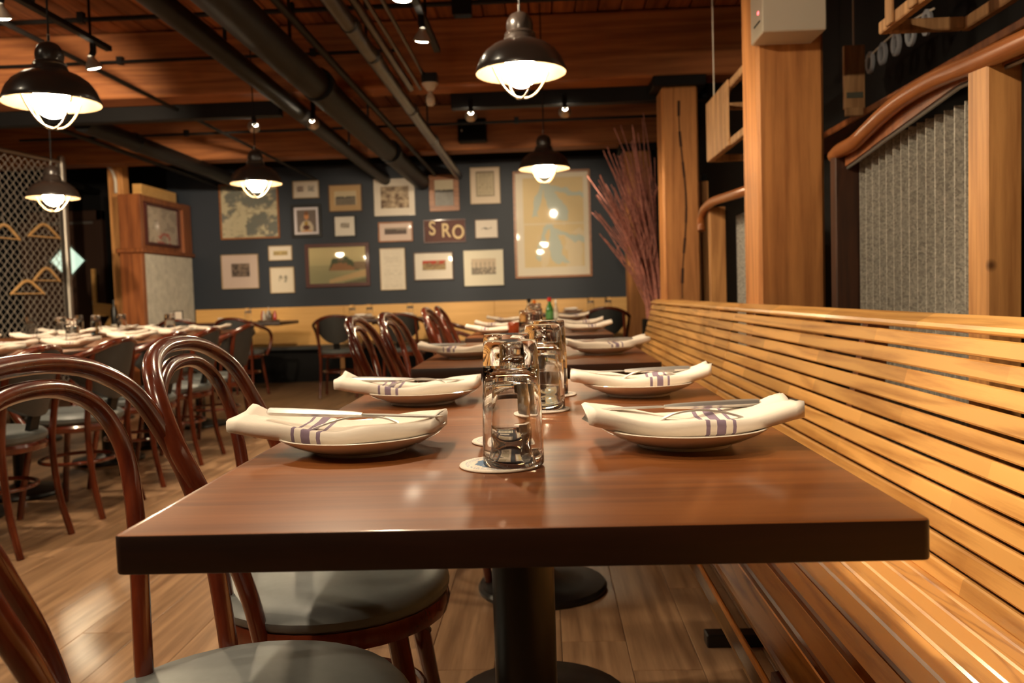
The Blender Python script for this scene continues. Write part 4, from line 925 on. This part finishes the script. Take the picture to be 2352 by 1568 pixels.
def a_chart(u, v):
    land, sea, pap = [.72,.56,.30], [.50,.58,.53], [.78,.69,.53]
    u0, v0 = u, v; wu, wv = fbm(u, v, 6, 61)-.5, fbm(u, v, 6, 62)-.5; u = u+.16*wu; v = v+.12*wv
    c = np.tile(np.array(land, float), (len(u), 1)); n = fbm(u, v, 5, 31); w = np.zeros(len(u), bool)
    for top, sc in ((.93, .40), (.47, .34)):
        y = (top-v)/sc; x = u-.40
        w |= (y > 0) & (y < 1) & (np.abs(x-(.02+.22*y)) < (.04+.06*y+.10*(n-.5))) | ((y > 0) & (y < .9) & (np.abs(x+.15*y) < .03+.05*(n-.5)+.02*y)) | ((y > .05) & (np.abs(y-(.12+.55*np.maximum(x, 0))) < .07+.12*(n-.45)) & (x > 0))
    c = mix(c, sea, w*.9); c = mix(c, pap, ((n > .56) & ~w & (v < .52))*.5); c = mix(c, [.75,.66,.5], (np.abs(v0-.505) < .012)*.7)
    return mix(c, [.76,.68,.54], ((u0 < .10) | (u0 > .93) | (v0 < .08) | (v0 > .95))*1.)
FO = wood('frame_orange', (.22,.075,.02), (.36,.13,.035), 'x', tone=0, bump=0); FK = mat('frame_black', (.012,.010,.009), .35); FR = mat('frame_dark_red', (.075,.014,.009), .4, coat=.15)
FC = mat('frame_pale', (.42,.30,.17), .4); FB = mat('frame_brown', (.10,.045,.02), .4)
PIC = [('large old brown and green map in a thin orange frame', -3.58,2.08,.73,.67, FO,.018, a_map([.50,.44,.29],[.15,.155,.13],6,3,.8)),
 ('small pale print of two little scenes, topmost near the old map', -2.87,2.32,.32,.21, FC,.010, lambda u,v: mix(inset(WHITE,.14,.40,.38,.72,a_photo([.12,.07,.07],[.6,.5,.4],6,4))(u,v), [.16,.14,.12], ((u>.60)&(u<.84)&(v>.36)&(v<.74)&(fbm(u,v,20,5)>.45))*.8)),
 ('portrait of a seated person in white shirt, in a black frame', -2.88,1.94,.37,.40, FK,.035, inset([.66,.60,.62],.12,.88,.10,.90,a_portrait)),
 ('grey landscape print with wide tan mat', -2.39,2.20,.41,.33, FB,.012, inset([.48,.31,.14],.18,.82,.24,.76,a_land([.55,.45,.28],[.07,.06,.05],[.16,.13,.09],8,.62),[.60,.48,.30])),
 ('small square white print with a tiny grey scene, in a black frame', -2.41,1.86,.27,.26, FK,.014, inset([.80,.74,.64],.28,.72,.40,.68,a_photo([.22,.19,.15],[.55,.48,.38],8,9))),
 ('large sepia print in white mat, below the black ducts', -1.79,2.19,.52,.47, FK,.012, inset(WHITE,.16,.86,.20,.80,a_photo([.13,.075,.04],[.55,.42,.27],7,12))),
 ('wide dark panorama in an orange frame', -1.79,1.77,.42,.24, FO,.016, inset([.66,.52,.44],.16,.84,.34,.74,a_land([.28,.22,.17],[.05,.04,.035],[.09,.06,.05],14,.7))),
 ('lake landscape photograph in a broad brown wood frame', -1.18,2.22,.36,.44, FO,.065, a_land([.60,.52,.36],[.07,.06,.05],[.28,.27,.25],15,.62)),
 ('dark red board with the gold letters S R O', -1.19,1.76,.51,.28, FR,.012, lambda u,v: mix(np.tile([.075,.014,.008],(len(u),1)),[.12,.03,.015],fbm(u,v,6,2)-.2)),
 ('grey handwritten document in cream mat, highest of the pictures', -.68,2.29,.36,.44, FC,.010, inset([.70,.58,.44],.20,.80,.22,.86,a_doc([.50,.42,.28],[.25,.2,.13],9),[.22,.17,.11])),
 ('small white print of one dark bird shape', -.68,1.77,.28,.23, FB,.010, lambda u,v: mix(np.tile([.78,.70,.60],(len(u),1)),[.08,.07,.06],((np.abs(v-.52-.03*np.sin(u*20))<.04*np.exp(-((u-.45)/.13)**2)+.006)&(u>.22)&(u<.74))*1.)),
 ('small dark photograph in wide pinkish mat, lowest by the partition', -3.73,1.35,.46,.42, FC,.008, inset([.60,.47,.40],.25,.77,.34,.74,a_photo([.022,.015,.012],[.26,.18,.13],9,17))),
 ('tiny wide yellow print, above the small sketch of two figures', -3.22,1.56,.29,.18, FC,.009, inset(WHITE,.18,.84,.34,.68,a_land([.50,.38,.16],[.14,.11,.06],[.40,.29,.12],18,.5))),
 ('small sketch of two figures on cream paper', -3.21,1.23,.30,.32, FC,.009, lambda u,v: mix(np.tile([.73,.64,.50],(len(u),1)),[.16,.14,.10],((((u-.42)/.09)**2+((v-.55)/.15)**2<1)|(((u-.64)/.09)**2+((v-.54)/.16)**2<1))*(fbm(u,v,14,6)>.42)*.75)),
 ('large seascape painting with a cliff, in a glossy dark red frame', -2.52,1.39,.79,.53, FR,.045, a_sea),
 ('tall narrow white document sheet', -1.84,1.32,.31,.51, FC,.007, a_doc([.76,.68,.55],[.52,.45,.35],16)),
 ('small picture with red roofs in wide white mat', -1.34,1.34,.48,.34, FB,.012, inset([.80,.73,.62],.19,.82,.34,.72,lambda u,v: mix(mix([.20,.11,.05],[.45,.33,.15],fbm(u,v,9,21)*1.6-.3),[.50,.05,.02],((v>.62)&(fbm(u,v,6,22)>.42))*1.))),
 ('pencil drawing of ship masts in wide white mat', -.73,1.30,.50,.45, FK,.010, inset([.80,.74,.58],.20,.80,.32,.76,lambda u,v: mix(np.tile([.62,.50,.36],(len(u),1)),[.13,.12,.10],((v<.45)*(fbm(u,v,10,24)>.40)+((np.abs(np.sin(u*17))<.12)&(v<.8)&(fbm(u,v,5,25)>.4)))*.75))),
 ('tall pale blue and yellow nautical chart in an orange frame', .12,1.80,.93,1.29, FO,.028, a_chart)]
def letter(ch, size, loc, parent, m):
    cu = bpy.data.curves.new('lettering', 'FONT'); cu.body = ch; cu.size = size; cu.extrude = .003; cu.align_x = 'CENTER'; cu.align_y = 'CENTER'; cu.offset = .004
    o = bpy.data.objects.new('letter', cu); COL.objects.link(o); o.location = loc; o.rotation_euler = (PI/2, 0, 0); o.scale = (.80, 1, 1); o.parent = parent; cu.materials.append(m); bpy.context.view_layer.update()
    me = bpy.data.meshes.new_from_object(o.evaluated_get(bpy.context.evaluated_depsgraph_get())); n = obj('letter', me, m, parent)
    n.location = loc; n.rotation_euler = (PI/2, 0, 0); n.scale = (.80, 1, 1); bpy.data.objects.remove(o); return n
GOLD = mat('gold_leaf', (.60,.42,.18), .45)
for p in PIC:
    sro = 'S R O' in p[0]
    t = picture(*p, glass=not sro)
    if sro:
        for ch, x, z in (('S',-.15,.03),('R',.015,.0),('O',.165,-.025)): letter(ch, .235, (x, -.022, z), t, GOLD)
picture('poster with faded red and blue marks, framed on the partition', 0,0,.84,.46, FR,.03, lambda u,v: mix(mix(np.tile([.55,.46,.36],(len(u),1)),[.28,.22,.17],(fbm(u,v,7,41)>.55)*.5),[.5,.06,.04],((v<.30)&(u>.3)&(u<.8)&(fbm(u,v,11,43)>.52))*.8), rz=PI/2, loc=(-4.336, 9.66, 1.865))

# ---------------------------------------------------------------- dry branches in a pot
t = thing('branch_bundle', 'tall bundle of dry reddish branches beside the last columns', 'branches', (.97, 7.45, 0))
MB().lathe([(.10,0),(.12,.02),(.14,.50),(.135,.72),(.125,.72),(.12,.50),(.0,.45)], 24).build('pot', M['black_metal'], t, smooth=True)
rb = random.Random(3)
for k in range(84):
    b = Vector((rb.uniform(-.07,.07), rb.uniform(-.07,.07), .45)); a = rb.uniform(0, 1)
    tip = Vector((-.56*a**.9+rb.uniform(-.05,.10), rb.uniform(-.45,.35)*(.4+a*.6), 2.40-.45*a*rb.uniform(.4,1.5)+rb.uniform(-.45,.1)))
    if k % 5 == 0: tip = Vector((rb.uniform(-.55,-.25), rb.uniform(-.3,.3), rb.uniform(1.5,1.95)))
    P = [b]
    for s in (.25, .5, .75, 1.0):
        q = b.lerp(tip, s); lag = Vector((-(tip.x-b.x)*.9*s*(1-s), -(tip.y-b.y)*.9*s*(1-s), 0)); P.append(q+lag+Vector((rb.uniform(-.022,.022), rb.uniform(-.022,.022), 0)))
    sp = spline(P, 4); n = len(sp); m = MB().tube(sp, [.0095*(1-.62*i/n) for i in range(n)], 5)
    i0 = int(n*rb.uniform(.5,.75)); p0 = sp[i0]; m.tube([p0, p0+Vector((rb.uniform(-.06,.05), rb.uniform(-.05,.05), .12)), p0+Vector((rb.uniform(-.10,.08), rb.uniform(-.09,.09), rb.uniform(.2,.34)))], [.006,.0045,.0025], 5)
    m.build('branch', M['twig'], t, smooth=True)
